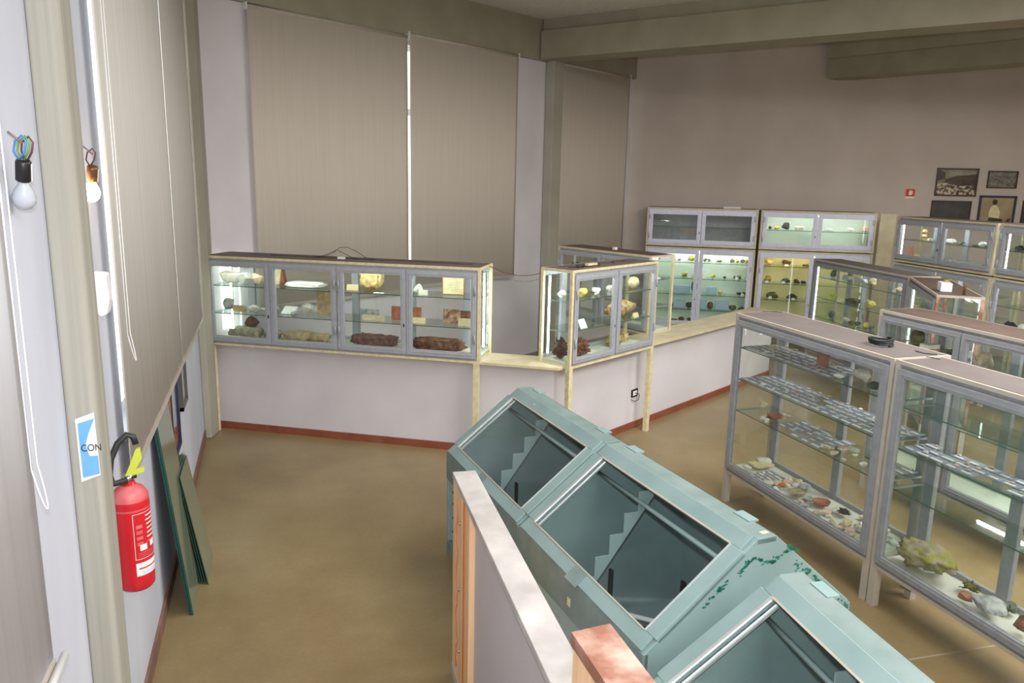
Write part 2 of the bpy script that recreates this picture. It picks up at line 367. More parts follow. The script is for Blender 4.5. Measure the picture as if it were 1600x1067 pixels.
cE = case('wall_display_cabinet','brown-topped glass cabinet half hidden behind the cabinet of crystals',None,(3.36,8.77),158,1.47,.40,.88,1.745,
  [1.47,1.19],[(.035,.73),(.74,1.435)],trim='cap',top='topbrown',alu='alu',legs=((.01,.02,.045),),backposts=(.3,.8),fr=.05,tubes=(((.8,.2,.82),(1.4,.2,.82),'tube'),))
dd = [(.035,.835),(.85,1.65)]
def wc(label, o, z0, z1, sh, tb, back, L=1.69, alu='alu_white', legs=(), **k):
    return case('wall_cabinet', label, None, o, 120, L, .42, z0, z1, sh, [(.035,L/2-.004),(L/2+.004,L-.035)], alu=alu, trim='cap', back=back, fr=.06, legs=legs,
                tubes=tb, endglass=(), **k)
wc('unlit grey-glazed upper wall cabinet, empty but for one white chip',(5.76,11.13),1.545,2.145,[1.85],(),'alu_dark')
wc('white-lit lower wall cabinet with five rows of minerals and clear plastic boxes',(5.76,11.13),.25,1.53,[1.29,1.035,.78,.535],(((.1,.06,1.2),(1.6,.06,1.2),'tube'),((.1,.3,1.2),(1.6,.3,1.2),'tube')),'backwhite',legs=((.02,.02,.05),(1.62,.02,.05)))
wc('green-lit upper wall cabinet with one shelf of minerals',(7.26,10.265),1.545,2.145,[1.845],(((.1,.06,.53),(1.6,.06,.53),'tube'),),'backwhite',L=1.66)
wc('yellow-lit lower wall cabinet with rows of brown and olive minerals',(7.26,10.265),.25,1.53,[1.285,1.015,.76],(((.1,.06,1.2),(1.6,.06,1.2),'tube_warm'),),'backyellow',L=1.66,legs=((.02,.02,.05),(1.6,.02,.05)))
# filler panel between the wall run and the free-standing run
struct(MB().box(0,.22,0,.02,0,2.14,'cap').build('trim_10')); place(bpy.data.objects['trim_10'], Vector((8.74,9.42,0)), rz(118))
def sc(label, o, z0, z1, sh, tb, legs=()):
    return case('standing_cabinet', label, None, o, 186, 1.68, .40, z0, z1, sh, [(.035,.83),(.845,1.645)], alu='alu', trim='cap', fr=.06, legs=legs, backposts=(.3,.84,1.3), tubes=tb)
sc('upper glass cabinet with white corals below the framed photographs',(8.13,8.45),1.545,2.145,[1.85],(((.1,.08,.54),(1.6,.08,.54),'tube_hotcool'),((.07,.06,.08),(.07,.06,.5),'tube_cool')))
sc('lower glass cabinet with one white shell standing under the coral cabinet',(8.13,8.45),.25,1.53,[1.29,1.03,.78],(((.1,.08,1.22),(1.6,.08,1.22),'tube_hotcool'),),legs=((.02,.02,.05),(1.6,.02,.05)))
sc('upper glass cabinet cut off by the right edge of the picture',(7.95,6.74),1.545,2.145,[1.85],(((.07,.08,.08),(.07,.08,.5),'tube_cool'),))
sc('lower glass cabinet with a round white coral at the right picture edge',(7.95,6.74),.25,1.53,[1.22,.95],(((.1,.08,1.22),(1.6,.08,1.22),'tube_hotcool'),),legs=((.02,.02,.05),(1.6,.02,.05)))
low = dict(alu='alu_dark', trim='cream_grey', fr=.05, hinges=False)
c1 = case('low_vitrine','low glass vitrine with a black hose on top and trays of shell fragments inside',None,(3.43,5.06),180,1.60,.42,.25,1.54,[1.28,1.028,.778],[(.03,1.57)],
   legs=((.0,0,.05),(1.55,0,.05),(.0,.375,.05),(1.55,.375,.05)),backposts=(.08,.8,1.52),**low)
c2 = case('low_vitrine','low glass vitrine at the right edge with a yellow-green crusted rock on its floor',None,(3.43,3.445),180,1.62,.335,.25,1.54,[1.272,1.024,.772],[(.03,1.59)],
   legs=((.0,0,.05),(1.57,0,.05),(.0,.29,.05),(1.57,.29,.05)),backposts=(.06,.62,1.2),**low)
c3 = case('low_vitrine','brown-topped low glass vitrine behind the one with the black hose',None,(4.744,5.0),180,1.62,.40,.25,1.54,[1.285,1.03,.78],[(.03,.8),(.81,1.59)],top='topbrown',
   legs=((.0,0,.05),(1.57,0,.05),(.0,.355,.05),(1.57,.355,.05)),backposts=(.3,.95),tubes=(((.9,.3,1.24),(1.55,.3,1.24),'tube_hotcool'),),**low)
c4 = case('low_vitrine','double-sided glass cabinet with pale rocks and white sheets, behind the black hose',None,(7.18,8.87),188,1.99,.40,.25,1.54,[1.305,1.03,.76],[(.03,1.96)],
   legs=((.0,0,.05),(1.94,0,.05),(.0,.355,.05),(1.94,.355,.05)),backposts=(.3,1.35),tubes=(((.06,.05,.1),(.06,.05,1.2),'tube_cool'),((.9,.3,1.24),(1.9,.3,1.24),'tube_hotcool')),**low)
c5 = case('low_vitrine','glass cabinet with a pinkish end frame and a white box on its brown top',None,(6.88,6.87),216,1.55,.40,.25,1.54,[1.22,.9],[(.03,1.52)],top='topbrown',endtrim='dustbrown',
   legs=((.0,0,.05),(1.50,0,.05),(.0,.355,.05),(1.50,.355,.05)),backposts=(.5,),tubes=(((.06,.05,.1),(.06,.05,1.2),'tube_cool'),((.7,.3,1.24),(1.5,.3,1.24),'tube_hotcool')),**low)
FR = {'A':((-.6,7.87),120),'B':((2.49,6.12),60),'E':((3.36,8.77),158),'U1':((5.76,11.13),120),'L1':((5.76,11.13),120),
'U2':((7.26,10.265),120),'L2':((7.26,10.265),120),'C1':((3.43,5.06),180),'C2':((3.43,3.44),180),'C3':((4.744,5.0),180),
'C4':((7.18,8.87),188),'C5':((6.88,6.87),216),'R1':((8.13,8.45),186),'S1':((8.13,8.45),186),'R2':((7.95,6.74),186),'S2':((7.95,6.74),186)}
def at(c, lx, ly, z):
    (ox,oy),a = FR[c]; X = dirv(a); Y = Vector((-X.y, X.x, 0))
    p = Vector((ox,oy,0)) + X*lx + Y*ly; return Vector((p.x,p.y,z))

# ------------------------------------------------------------------ specimens
def blob(seed, kind):
    bm = bmesh.new(); bmesh.ops.create_icosphere(bm, subdivisions=4 if kind in ('crystal','knob','log','mossy','layered','coral') else 3, radius=1)
    rnd = random.Random(seed); off = Vector((rnd.uniform(-9,9),)*3) + Vector((seed*1.7,0,seed))
    planes = [(Vector((rnd.gauss(0,1),rnd.gauss(0,1),rnd.gauss(0,.8))).normalized(), rnd.uniform(.5,.85)) for _ in range(11)]
    for v in bm.verts:
        p = v.co.copy(); d = p.normalized()
        if kind in ('rock','block'):
            for n, k in planes:
                q = p.dot(n)
                if q > k: p -= n*(q-k)
            p *= 1 + .13*noise.noise(d*1.7+off) + .05*noise.noise(d*5+off)
            if kind == 'block': p = Vector([math.copysign(abs(c)**.6, c) for c in p])
        elif kind == 'crystal':
            p *= .75 + .42*abs(noise.noise(d*5+off)) + .35*noise.noise(d*12+off) + .2*noise.noise(d*25+off)
        elif kind == 'knob':
            p *= .92 + .12*noise.noise(d*6+off)
        elif kind == 'log':
            p = Vector((p.x, p.y*(.75+.25*math.cos(p.x*2.2)), p.z*(.7+.3*math.cos(p.x*2+.5))))
            p *= 1 + .10*noise.noise(Vector((d.x*2,d.y*9,d.z*9))+off)
        elif kind == 'layered':
            p = Vector([math.copysign(abs(c)**.55, c) for c in p])
            p *= 1 + .30*noise.noise(Vector((d.x*6,d.y*5,d.z*2))+off) + .10*noise.noise(Vector((d.x*3,d.y*3,d.z*16))+off) + .12*noise.noise(d*13+off)
        elif kind == 'mossy':
            p *= 1 + .3*noise.noise(d*2+off) + .26*noise.noise(d*6+off) + .12*noise.noise(d*15+off); p.z += .2*math.sin(p.x*3)
        elif kind == 'slab':
            p = Vector([math.copysign(abs(c)**.5, c) for c in p]); p *= 1 + .28*noise.noise(d*2.2+off) + .12*noise.noise(d*7+off)
        v.co = p
    lo = Vector([min(v.co[i] for v in bm.verts) for i in range(3)]); hi = Vector([max(v.co[i] for v in bm.verts) for i in range(3)])
    for v in bm.verts:
        v.co = Vector(((v.co.x-lo.x)/(hi.x-lo.x)-.5, (v.co.y-lo.y)/(hi.y-lo.y)-.5, (v.co.z-lo.z)/(hi.z-lo.z)))
        if v.co.z < .08: v.co.z = 0
    me = bpy.data.meshes.new(kind); bm.to_mesh(me); bm.free()
    me.polygons.foreach_set('use_smooth', [kind not in ('rock','block')]*len(me.polygons)); return me
def spikes(seed, w, d, h, mt, n):
    rnd = random.Random(seed); b = MB(); C0 = Vector((0,0,h*.3))
    base = blob(seed, 'rock'); base.transform(Matrix.Diagonal((w*.78,d*.78,h*.78,1)))
    b.add([v.co for v in base.vertices], [list(q.vertices) for q in base.polygons], mt)
    for _ in range(n):
        u = Vector((rnd.gauss(0,1), rnd.gauss(0,1), abs(rnd.gauss(.15,.8)))).normalized()
        e = rnd.uniform(.8,1.05); tip = Vector((u.x*w*.5*e, u.y*d*.5*e, max(.004, h*.12+u.z*h*.85*e)))
        r_ = min(w,h)*rnd.uniform(.035,.07); q = C0*.6 + (tip-C0*.6)*.35
        dd = (tip-q).normalized(); sh = tip - dd*r_*1.1
        b.tube([q, sh, tip],[r_,r_*.9,r_*.15], mt, 5)
        for k in range(len(b.sm)-7, len(b.sm)): pass
    b.sm = [False]*len(b.sm)
    return b
_blobs = {}
def blobmesh(kind, seed, mt, size):
    me = blob(seed, kind); me.materials.append(M[mt]); me.transform(Matrix.Diagonal((*size,1))); return me
def meshobj(name, me, parent=None):
    o = bpy.data.objects.new(name, me); COL.objects.link(o)
    if parent: o.parent = parent
    return o
NAMES = {'mineral':'mineral_specimen','rock':'rock','card':'caption_card','box':'plastic_box'}
def specimen(i, c, z, lx, ly, w, d, h, shape, mt, label, cat):
    name = NAMES.get(cat, cat.replace(' ','_'))
    a = FR[c][1]; ang = rz(a)
    if c[0] == 'C' or c[0] in 'RS': ang += R(0)
    h = max(h, .006)
    if shape == 'crystal':
        o = spikes(i*7+3, w, d, h, mt, 170 if w > .12 else 30).build(name)
    elif shape in ('rock','block','knob','log','layered','mossy','slab'):
        o = meshobj(name, blobmesh(shape, i*7+3, mt, (w*.97, d*.95, h*1.02)))
    elif shape in ('board','tile'):
        b = MB(); t = min(d,.02)
        pts = [(-w/2,-t/2),(w/2,-t/2),(w/2,t/2),(-w/2,t/2)]
        if t < .013:      # folded paper card
            b.add([(-w/2,-.012,0),(w/2,-.012,0),(w/2,.004,h),(-w/2,.004,h),(-w/2,.02,0),(w/2,.02,0)],[(0,1,2,3),(3,2,5,4),(0,4,5,1),(0,3,4),(1,5,2)],mt)
        elif shape == 'tile':
            b.prof([(-w*.5,0),(w*.46,0),(w*.5,h*.8),(w*.36,h*.97),(-w*.3,h),(-w*.47,h*.9)], -t/2, t/2, mt)
        else: b.prism(pts, 0, h, mt)
        o = b.build(name)
    elif shape == 'tilt':
        o = MB().add([(-w/2,-.03,.002),(w/2,-.03,.002),(w/2+.02,.03,h),(-w/2+.02,.03,h),(-w/2,-.027,0),(w/2,-.027,0),(w/2+.02,.034,h-.003),(-w/2+.02,.034,h-.003),(w/2,.034,0),(-w/2,.034,0)],
              [(0,1,2,3),(4,7,6,5),(0,4,5,1),(3,2,6,7),(0,3,7,4),(1,5,6,2),(7,6,8,9)],mt).build(name)
    elif shape == 'flat': o = MB().box(-w/2,w/2,-d/2,d/2,0,.003,mt).build(name)
    elif shape == 'pyramid': o = MB().prof([(-w/2,0),(w/2,0),(.0,h)], -.03,.03, mt).build(name)
    elif shape == 'disc':
        o = MB().add(*lathe([(0,.004),(w*.42,.004),(w*.5,h),(w*.47,h),(w*.4,.012),(0,.012)],20), mt, True).build(name)
    elif shape == 'doc':
        o = empty(name, (0,0,0)) if w < 0 else MB().box(-w/2,w/2,0,.014,0,h,'wood_frame' if w > .15 else mt).build(name)
        p = MB().box(-w/2+.008,w/2-.006,-.002,.0,.006,h-.004,mt).build('sheet', o)
        ln = MB(); rnd = random.Random(i)
        for k in range(9):
            zz = h*(.86-.085*k); x0 = -w*rnd.uniform(.05,.36); x1 = w*rnd.uniform(.15,.4)
            ln.box(x0,x1,-.0028,-.002,zz,zz+.0022,'wire_grey')
        ln.build('writing', p)
    elif shape == 'box':
        b = MB(); t = .003
        b.box(-w/2,w/2,-d/2,d/2,0,t,'boxplastic').box(-w/2,w/2,-d/2,-d/2+t,t,h,'boxplastic').box(-w/2,w/2,d/2-t,d/2,t,h,'boxplastic').box(-w/2,-w/2+t,-d/2,d/2,t,h,'boxplastic').box(w/2-t,w/2,-d/2,d/2,t,h,'boxplastic').box(-w/2,w/2,-d/2,d/2,h*.5,h*.53,'boxplastic').box(-w/2,w/2,-d/2,d/2,h-t,h,'boxplastic')
        b.build; o = b.build(name) if mt == 'clear' else MB().box(-w/2,w/2,-d/2,d/2,0,h,mt).box(-w/2-.0005,w/2+.0005,-d/2-.0005,d/2+.0005,.004,h*.3,'orange').build(name)
    elif shape == 'figure':
        b = MB().add(*lathe([(w*.3,0),(w*.34,h*.08),(w*.2,h*.15),(w*.42,h*.35),(w*.2,h*.55),(w*.38,h*.75),(w*.25,h*.95),(0,h)],10), mt, False)
        o = b.build(name)
    elif shape == 'fan':
        vs = [(0,0,0)]; fs = []; n = 14
        for k in range(n+1):
            t = math.pi*k/n; r_ = w/2*(1+.05*(k%2)); vs.append((-r_*math.cos(t), .012*(k%2), .004+h*math.sin(t)))
        vs2 = [(x,y+.012,z) for x,y,z in vs]; m_ = len(vs)
        for k in range(1,n+1): fs += [(0,k,k+1),(m_,m_+k+1,m_+k),(k,m_+k,m_+k+1,k+1)]
        o = MB().add(vs+vs2, fs, mt).build(name)
    o.location = at(c, lx, ly, z + .0005); o.rotation_euler = (0,0,ang)
    tag(o, label, cat)
    return o
def lathe(prof, seg=16):
    vs = []; fs = []
    for r_, z in prof:
        for k in range(seg): vs.append((r_*math.cos(2*math.pi*k/seg), r_*math.sin(2*math.pi*k/seg), z))
    for i in range(len(prof)-1):
        for k in range(seg): fs.append((i*seg+k, i*seg+(k+1)%seg, (i+1)*seg+(k+1)%seg, (i+1)*seg+k))
    return vs, fs
ITEMS = [
('A', 1.462, 0.145, 0.22, 0.21, 0.1, 0.114, 'block', 'chalk', 'blocky cream-white rock, first on the upper shelf of the long wall case', 'rock'),
('A', 1.462, 0.298, 0.2, 0.159, 0.09, 0.113, 'rock', 'white', 'bright white angular rock between the cream block and the hollowed stone', 'rock'),
('A', 1.462, 0.456, 0.2, 0.137, 0.1, 0.113, 'rock', 'paletan', 'pale tan stone with a dark hollow, right of the bright white rock', 'rock'),
('A', 1.462, 0.616, 0.28, 0.11, 0.02, 0.164, 'board', 'cream', 'pale yellow standing panel behind the first key-locked stile of the long wall case', 'panel'),
('A', 1.462, 0.688, 0.26, 0.055, 0.06, 0.163, 'pyramid', 'rust', 'narrow rust-brown pointed wedge beside the yellow standing panel', 'wedge'),
('A', 1.462, 0.946, 0.22, 0.441, 0.2, 0.05, 'slab', 'white', 'long thin white stone slab lying flat on the upper shelf', 'stone slab'),
('A', 1.462, 1.454, 0.16, 0.11, 0.01, 0.055, 'board', 'cream', 'blank cream card standing left of the big yellow layered rock', 'card'),
('A', 1.462, 1.622, 0.22, 0.238, 0.16, 0.195, 'layered', 'ochre', 'big yellow ochre layered rock with a reddish top on the upper shelf', 'rock'),
('A', 1.462, 1.75, 0.08, 0.094, 0.05, 0.012, 'flat', 'white', 'small flat white label lying in front of the yellow layered rock', 'label'),
('A', 1.462, 2.08, 0.22, 0.1, 0.09, 0.084, 'rock', 'white', 'round white rock with a yellow foot on the upper shelf, third door bay', 'rock'),
('A', 1.462, 2.03, 0.2, 0.05, 0.05, 0.03, 'rock', 'ochre', 'tiny yellow stone at the foot of the round white rock', 'rock'),
('A', 1.462, 2.172, 0.1, 0.086, 0.01, 0.047, 'board', 'chalk', 'small blank white card in front of the round white rock', 'card'),
('A', 1.462, 2.422, 0.22, 0.209, 0.025, 0.184, 'doc', 'cream', 'yellowed typewritten sheet in a brown frame on the upper shelf', 'framed sheet'),
('A', 1.194, 0.1, 0.24, 0.121, 0.08, 0.11, 'rock', 'grey', 'pale grey upright stone, leftmost on the middle shelf of the long wall case', 'rock'),
('A', 1.194, 0.258, 0.16, 0.139, 0.01, 0.057, 'board', 'tan', 'tan blank card standing beside the leftmost grey stone', 'card'),
('A', 1.194, 0.388, 0.22, 0.139, 0.1, 0.064, 'rock', 'chalk', 'low chalky white stone right of the tan card', 'rock'),
('A', 1.194, 0.44, 0.3, 0.07, 0.06, 0.026, 'rock', 'white', 'small flat white fragment behind the first centre stile', 'rock'),
('A', 1.194, 0.61, 0.22, 0.096, 0.08, 0.057, 'rock', 'grey', 'small pale stone right of the lock stile on the middle shelf', 'rock'),
('A', 1.194, 0.764, 0.2, 0.136, 0.08, 0.069, 'tilt', 'white', 'square white tilted card on the middle shelf', 'card'),
('A', 1.194, 0.892, 0.1, 0.107, 0.08, 0.043, 'rock', 'grey', 'flat pale grey stone in front of the tilted white card', 'rock'),
('A', 1.194, 0.94, 0.24, 0.122, 0.09, 0.113, 'rock', 'chalk', 'craggy cream stone between the tilted card and the tall tan sheet', 'rock'),
('A', 1.194, 1.104, 0.26, 0.134, 0.02, 0.252, 'doc', 'tan', 'tall tan handwritten sheet leaning behind the hinge stile', 'sheet'),
('A', 1.194, 1.598, 0.22, 0.182, 0.03, 0.086, 'board', 'grey', 'pale grey stone plate standing behind a cream card', 'stone plate'),
('A', 1.194, 1.678, 0.12, 0.217, 0.02, 0.049, 'board', 'cream', 'long cream card lying before the pale grey stone plate', 'card'),
('A', 1.194, 1.862, 0.22, 0.083, 0.03, 0.129, 'board', 'brick', 'small upright brick-red tile left of the second lock stile', 'tile'),
('A', 1.194, 2.04, 0.24, 0.127, 0.03, 0.129, 'board', 'brick', 'square brick-red polished tile right of the second lock stile', 'tile'),
('A', 1.194, 2.12, 0.12, 0.131, 0.01, 0.054, 'board', 'cream', 'blank cream card in front of the square brick-red tile', 'card'),
('A', 1.194, 2.404, 0.24, 0.161, 0.03, 0.127, 'board', 'marble', 'mottled brown and white marble plate on the middle shelf', 'stone plate'),
('A', 1.194, 2.498, 0.3, 0.162, 0.03, 0.11, 'board', 'darkred', 'dark red stone plate behind the mottled marble one', 'stone plate'),
('A', 1.194, 2.562, 0.12, 0.121, 0.01, 0.071, 'board', 'cream', 'blank cream card at the right end of the middle shelf', 'card'),
('A', 0.935, 0.296, 0.2, 0.351, 0.22, 0.091, 'slab', 'greytan', 'broad grey-tan lumpy stone, leftmost on the case floor', 'rock'),
('A', 1.0050000000000001, 0.306, 0.3, 0.156, 0.08, 0.124, 'rock', 'brown', 'dark brown knob of rock on top of the broad grey-tan stone', 'rock'),
('A', 0.935, 0.584, 0.22, 0.166, 0.14, 0.084, 'slab', 'greytan', 'grey-tan flat rock half behind the first lock stile', 'rock'),
('A', 0.935, 0.856, 0.2, 0.313, 0.2, 0.089, 'slab', 'tan', 'low tan rock spread along the case floor in the second bay', 'rock'),
('A', 0.935, 1.066, 0.24, 0.203, 0.16, 0.07, 'slab', 'tan', 'tan layered rock left of the hinge stile on the case floor', 'rock'),
('A', 0.935, 1.656, 0.18, 0.493, 0.18, 0.118, 'layered', 'darkred', 'long dark red-brown layered rock with a tan left end', 'rock'),
('A', 0.935, 2.286, 0.18, 0.575, 0.18, 0.122, 'layered', 'redbrown', 'longest red-brown rock with a pale rim, right bay of the case floor', 'rock'),
('A', 0.935, 2.202, 0.06, 0.05, 0.01, 0.018, 'board', 'cream', 'tiny cream card before the longest red-brown rock', 'card'),
('A', 0.935, 2.32, 0.06, 0.129, 0.01, 0.024, 'board', 'cream', 'long low cream card before the middle of the red-brown rock', 'card'),
('A', 0.935, 2.564, 0.06, 0.097, 0.01, 0.03, 'board', 'cream', 'cream card by the right end of the red-brown rock', 'card'),
('B', 1.48, 0.16, 0.24, 0.086, 0.07, 0.07, 'rock', 'white', 'white chalk lump seen through the left end glass of the short wall case', 'rock'),
('B', 1.48, 0.324, 0.14, 0.112, 0.07, 0.082, 'rock', 'yellow', 'pale yellow rounded rock on the upper shelf of the short wall case', 'rock'),
('B', 1.48, 0.646, 0.22, 0.103, 0.07, 0.055, 'rock', 'white', 'small white stone in the middle of the left door bay, upper shelf', 'rock'),
('B', 1.48, 0.52, 0.12, 0.07, 0.04, 0.03, 'rock', 'chalk', 'tiny white chip in front of the small white stone', 'rock'),
('B', 1.48, 0.892, 0.24, 0.091, 0.06, 0.05, 'rock', 'white', 'white stone partly hidden by the meeting stiles of the short wall case', 'rock'),
('B', 1.48, 1.241, 0.2, 0.178, 0.1, 0.11, 'knob', 'cream', 'round knobbly cream coral on the upper shelf, right door bay', 'coral'),
('B', 1.21, 0.284, 0.14, 0.059, 0.06, 0.089, 'rock', 'black', 'upright black stone at the left of the middle shelf', 'rock'),
('B', 1.21, 0.262, 0.08, 0.096, 0.05, 0.077, 'tilt', 'white', 'white tilted card before the upright black stone', 'card'),
('B', 1.21, 1.041, 0.2, 0.577, 0.14, 0.168, 'log', 'wood', 'long tan furrowed fossil log on the middle shelf', 'fossil log'),
('B', 1.21, 1.132, 0.08, 0.088, 0.01, 0.045, 'board', 'cream', 'cream card leaning on the fossil log', 'card'),
('B', 1.21, 1.264, 0.3, 0.132, 0.06, 0.061, 'rock', 'greengrey', 'grey-green stone behind the right end of the fossil log', 'rock'),
('B', 0.935, 0.112, 0.2, 0.144, 0.16, 0.215, 'crystal', 'oxblood', 'dark green and red crystal clump seen through the left end glass', 'crystal cluster'),
('B', 0.935, 0.346, 0.16, 0.273, 0.16, 0.176, 'crystal', 'rust', 'rusty red spiky crystal clump on the floor of the left door bay', 'crystal cluster'),
('B', 0.935, 0.944, 0.2, 0.238, 0.14, 0.142, 'crystal', 'mustard', 'mustard yellow crystal clump at the meeting stiles', 'crystal cluster'),
('B', 0.935, 1.19, 0.24, 0.107, 0.1, 0.133, 'crystal', 'ochre', 'small ochre crystal clump right of the meeting stiles', 'crystal cluster'),
('U1', 1.555, 1.378, 0.2, 0.127, 0.06, 0.03, 'slab', 'white', 'single white chip on the floor of the empty upper wall cabinet', 'chip'),
('E', 1.47, 1.368, 0.2, 0.125, 0.1, 0.028, 'slab', 'white', 'white stone slab on the upper shelf behind the right end glass of the corner case', 'stone slab'),
('E', 1.47, 0.119, 0.2, 0.159, 0.1, 0.095, 'crystal', 'greengrey', 'dark twiggy specimen at the left of the corner case, upper shelf', 'specimen'),
('L1', 1.3, 0.446, 0.2, 0.091, 0.1, 0.031, 'rock', 'greengrey', 'low grey-green row-end stone, top shelf in the white-lit wall cabinet', 'mineral'),
('L1', 1.3, 0.538, 0.2, 0.061, 0.1, 0.031, 'rock', 'olive', 'small olive stone, second on the top shelf in the white-lit wall cabinet', 'mineral'),
('L1', 1.3, 0.61, 0.1, 0.05, 0.01, 0.041, 'board', 'white', 'white card left of the crown-shaped mineral in the white-lit wall cabinet', 'card'),
('L1', 1.3, 0.73, 0.2, 0.121, 0.1, 0.093, 'crystal', 'mustard', 'crown-shaped yellow-green mineral on the top shelf in the white-lit wall cabinet', 'mineral'),
('L1', 1.3, 0.95, 0.2, 0.07, 0.1, 0.051, 'rock', 'olive', 'olive stone just right of the centre stile, top shelf in the white-lit wall cabinet', 'mineral'),
('L1', 1.3, 1.01, 0.2, 0.05, 0.1, 0.051, 'rock', 'greengrey', 'grey-green stone, second right of the stile, top shelf in the white-lit wall cabinet', 'mineral'),
('L1', 1.3, 1.076, 0.1, 0.039, 0.01, 0.051, 'board', 'white', 'white card, top shelf, in the white-lit wall cabinet', 'card'),
('L1', 1.3, 1.17, 0.2, 0.109, 0.1, 0.041, 'crystal', 'olive', 'low branching olive mineral on the top shelf in the white-lit wall cabinet', 'mineral'),
('L1', 1.3, 1.368, 0.2, 0.079, 0.1, 0.061, 'rock', 'olive', 'dark olive stone right of the bay middle, top shelf in the white-lit wall cabinet', 'mineral'),
('L1', 1.3, 1.446, 0.2, 0.069, 0.1, 0.051, 'rock', 'mustard', 'mustard stone between two olive ones, top shelf in the white-lit wall cabinet', 'mineral'),
('L1', 1.3, 1.524, 0.2, 0.078, 0.1, 0.061, 'rock', 'greengrey', 'grey-green lump near the right end, top shelf in the white-lit wall cabinet', 'mineral'),
('L1', 1.3, 1.581, 0.2, 0.078, 0.1, 0.061, 'rock', 'mustard', 'pale yellow end stone, top shelf in the white-lit wall cabinet', 'mineral'),
('L1', 1.04, 0.452, 0.2, 0.061, 0.1, 0.063, 'rock', 'yellow', 'yellow leftmost mineral on the second shelf in the white-lit wall cabinet', 'mineral'),
('L1', 1.04, 0.636, 0.2, 0.101, 0.1, 0.073, 'rock', 'mustard', 'brown and yellow mineral on the second shelf in the white-lit wall cabinet', 'mineral'),
('L1', 1.04, 0.736, 0.1, 0.08, 0.01, 0.093, 'board', 'white', 'white card right of the brown and yellow mineral in the white-lit wall cabinet', 'card'),
('L1', 1.04, 0.956, 0.1, 0.06, 0.01, 0.082, 'board', 'white', 'white card just right of the centre stile, second shelf in the white-lit wall cabinet', 'card'),
('L1', 1.04, 1.09, 0.2, 0.08, 0.1, 0.072, 'rock', 'yellow', 'bright yellow mineral on the second shelf in the white-lit wall cabinet', 'mineral'),
('L1', 1.04, 1.268, 0.2, 0.06, 0.1, 0.052, 'crystal', 'greengrey', 'tiny grey twig mineral on the second shelf in the white-lit wall cabinet', 'mineral'),
('L1', 1.04, 1.418, 0.2, 0.04, 0.1, 0.062, 'rock', 'greengrey', 'narrow grey-green chip, second shelf in the white-lit wall cabinet', 'mineral'),
('L1', 1.04, 1.45, 0.1, 0.049, 0.01, 0.041, 'board', 'white', 'small white card before the dark twiggy mineral in the white-lit wall cabinet', 'card'),
('L1', 1.04, 1.486, 0.2, 0.089, 0.1, 0.082, 'crystal', 'olive', 'dark twiggy mineral on the second shelf in the white-lit wall cabinet', 'mineral'),
('L1', 1.04, 1.601, 0.1, 0.039, 0.01, 0.051, 'board', 'white', 'white card at the right end, second shelf in the white-lit wall cabinet', 'card'),
('L1', 1.04, 1.6, 0.2, 0.039, 0.1, 0.051, 'rock', 'black', 'black chip at the right end, second shelf in the white-lit wall cabinet', 'mineral'),
('L1', 0.785, 0.438, 0.2, 0.062, 0.1, 0.063, 'rock', 'olive', 'olive leftmost mineral on the third shelf in the white-lit wall cabinet', 'mineral'),
('L1', 0.785, 0.602, 0.2, 0.286, 0.12, 0.116, 'box', 'clear', 'long clear plastic box, left bay, third shelf in the white-lit wall cabinet', 'box'),
('L1', 0.785, 0.806, 0.2, 0.101, 0.1, 0.209, 'knob', 'greengrey', 'large round grey-green nodule on the third shelf in the white-lit wall cabinet', 'mineral'),
('L1', 0.785, 1.078, 0.2, 0.161, 0.12, 0.115, 'box', 'clear', 'clear plastic box right of the centre stile, third shelf in the white-lit wall cabinet', 'box'),
('L1', 0.785, 1.218, 0.2, 0.08, 0.1, 0.062, 'rock', 'yellow', 'golden mineral beside the clear box, third shelf in the white-lit wall cabinet', 'mineral'),
('L1', 0.785, 1.288, 0.2, 0.04, 0.1, 0.031, 'rock', 'chalk', 'tiny white chip beside the golden mineral in the white-lit wall cabinet', 'mineral'),
('L1', 0.785, 1.506, 0.2, 0.079, 0.1, 0.052, 'rock', 'oxblood', 'dark red mineral on the third shelf in the white-lit wall cabinet', 'mineral'),
('L1', 0.785, 1.558, 0.1, 0.049, 0.01, 0.041, 'board', 'white', 'white card before the dark red mineral in the white-lit wall cabinet', 'card'),
('L1', 0.785, 1.59, 0.2, 0.059, 0.1, 0.052, 'rock', 'black', 'black stone at the right end, third shelf in the white-lit wall cabinet', 'mineral'),
('L1', 0.54, 0.454, 0.2, 0.072, 0.1, 0.074, 'rock', 'greengrey', 'grey leftmost mineral on the fourth shelf in the white-lit wall cabinet', 'mineral'),
('L1', 0.54, 0.586, 0.2, 0.184, 0.12, 0.117, 'box', 'clear', 'square clear plastic box, left bay, fourth shelf in the white-lit wall cabinet', 'box'),
('L1', 0.54, 0.74, 0.2, 0.112, 0.1, 0.095, 'rock', 'olive', 'round olive mineral on the fourth shelf in the white-lit wall cabinet', 'mineral'),
('L1', 0.54, 0.82, 0.1, 0.061, 0.01, 0.042, 'board', 'white', 'bright white card left of the centre stile, fourth shelf in the white-lit wall cabinet', 'card'),
('L1', 0.54, 0.974, 0.2, 0.091, 0.12, 0.126, 'box', 'clear', 'narrow clear plastic box right of the stile, fourth shelf in the white-lit wall cabinet', 'box'),
('L1', 0.54, 1.076, 0.2, 0.101, 0.1, 0.116, 'knob', 'redbrown', 'red-brown nodule on the fourth shelf in the white-lit wall cabinet', 'mineral'),
('L1', 0.54, 1.256, 0.2, 0.22, 0.12, 0.136, 'box', 'clear', 'wide clear plastic box, right bay, fourth shelf in the white-lit wall cabinet', 'box'),
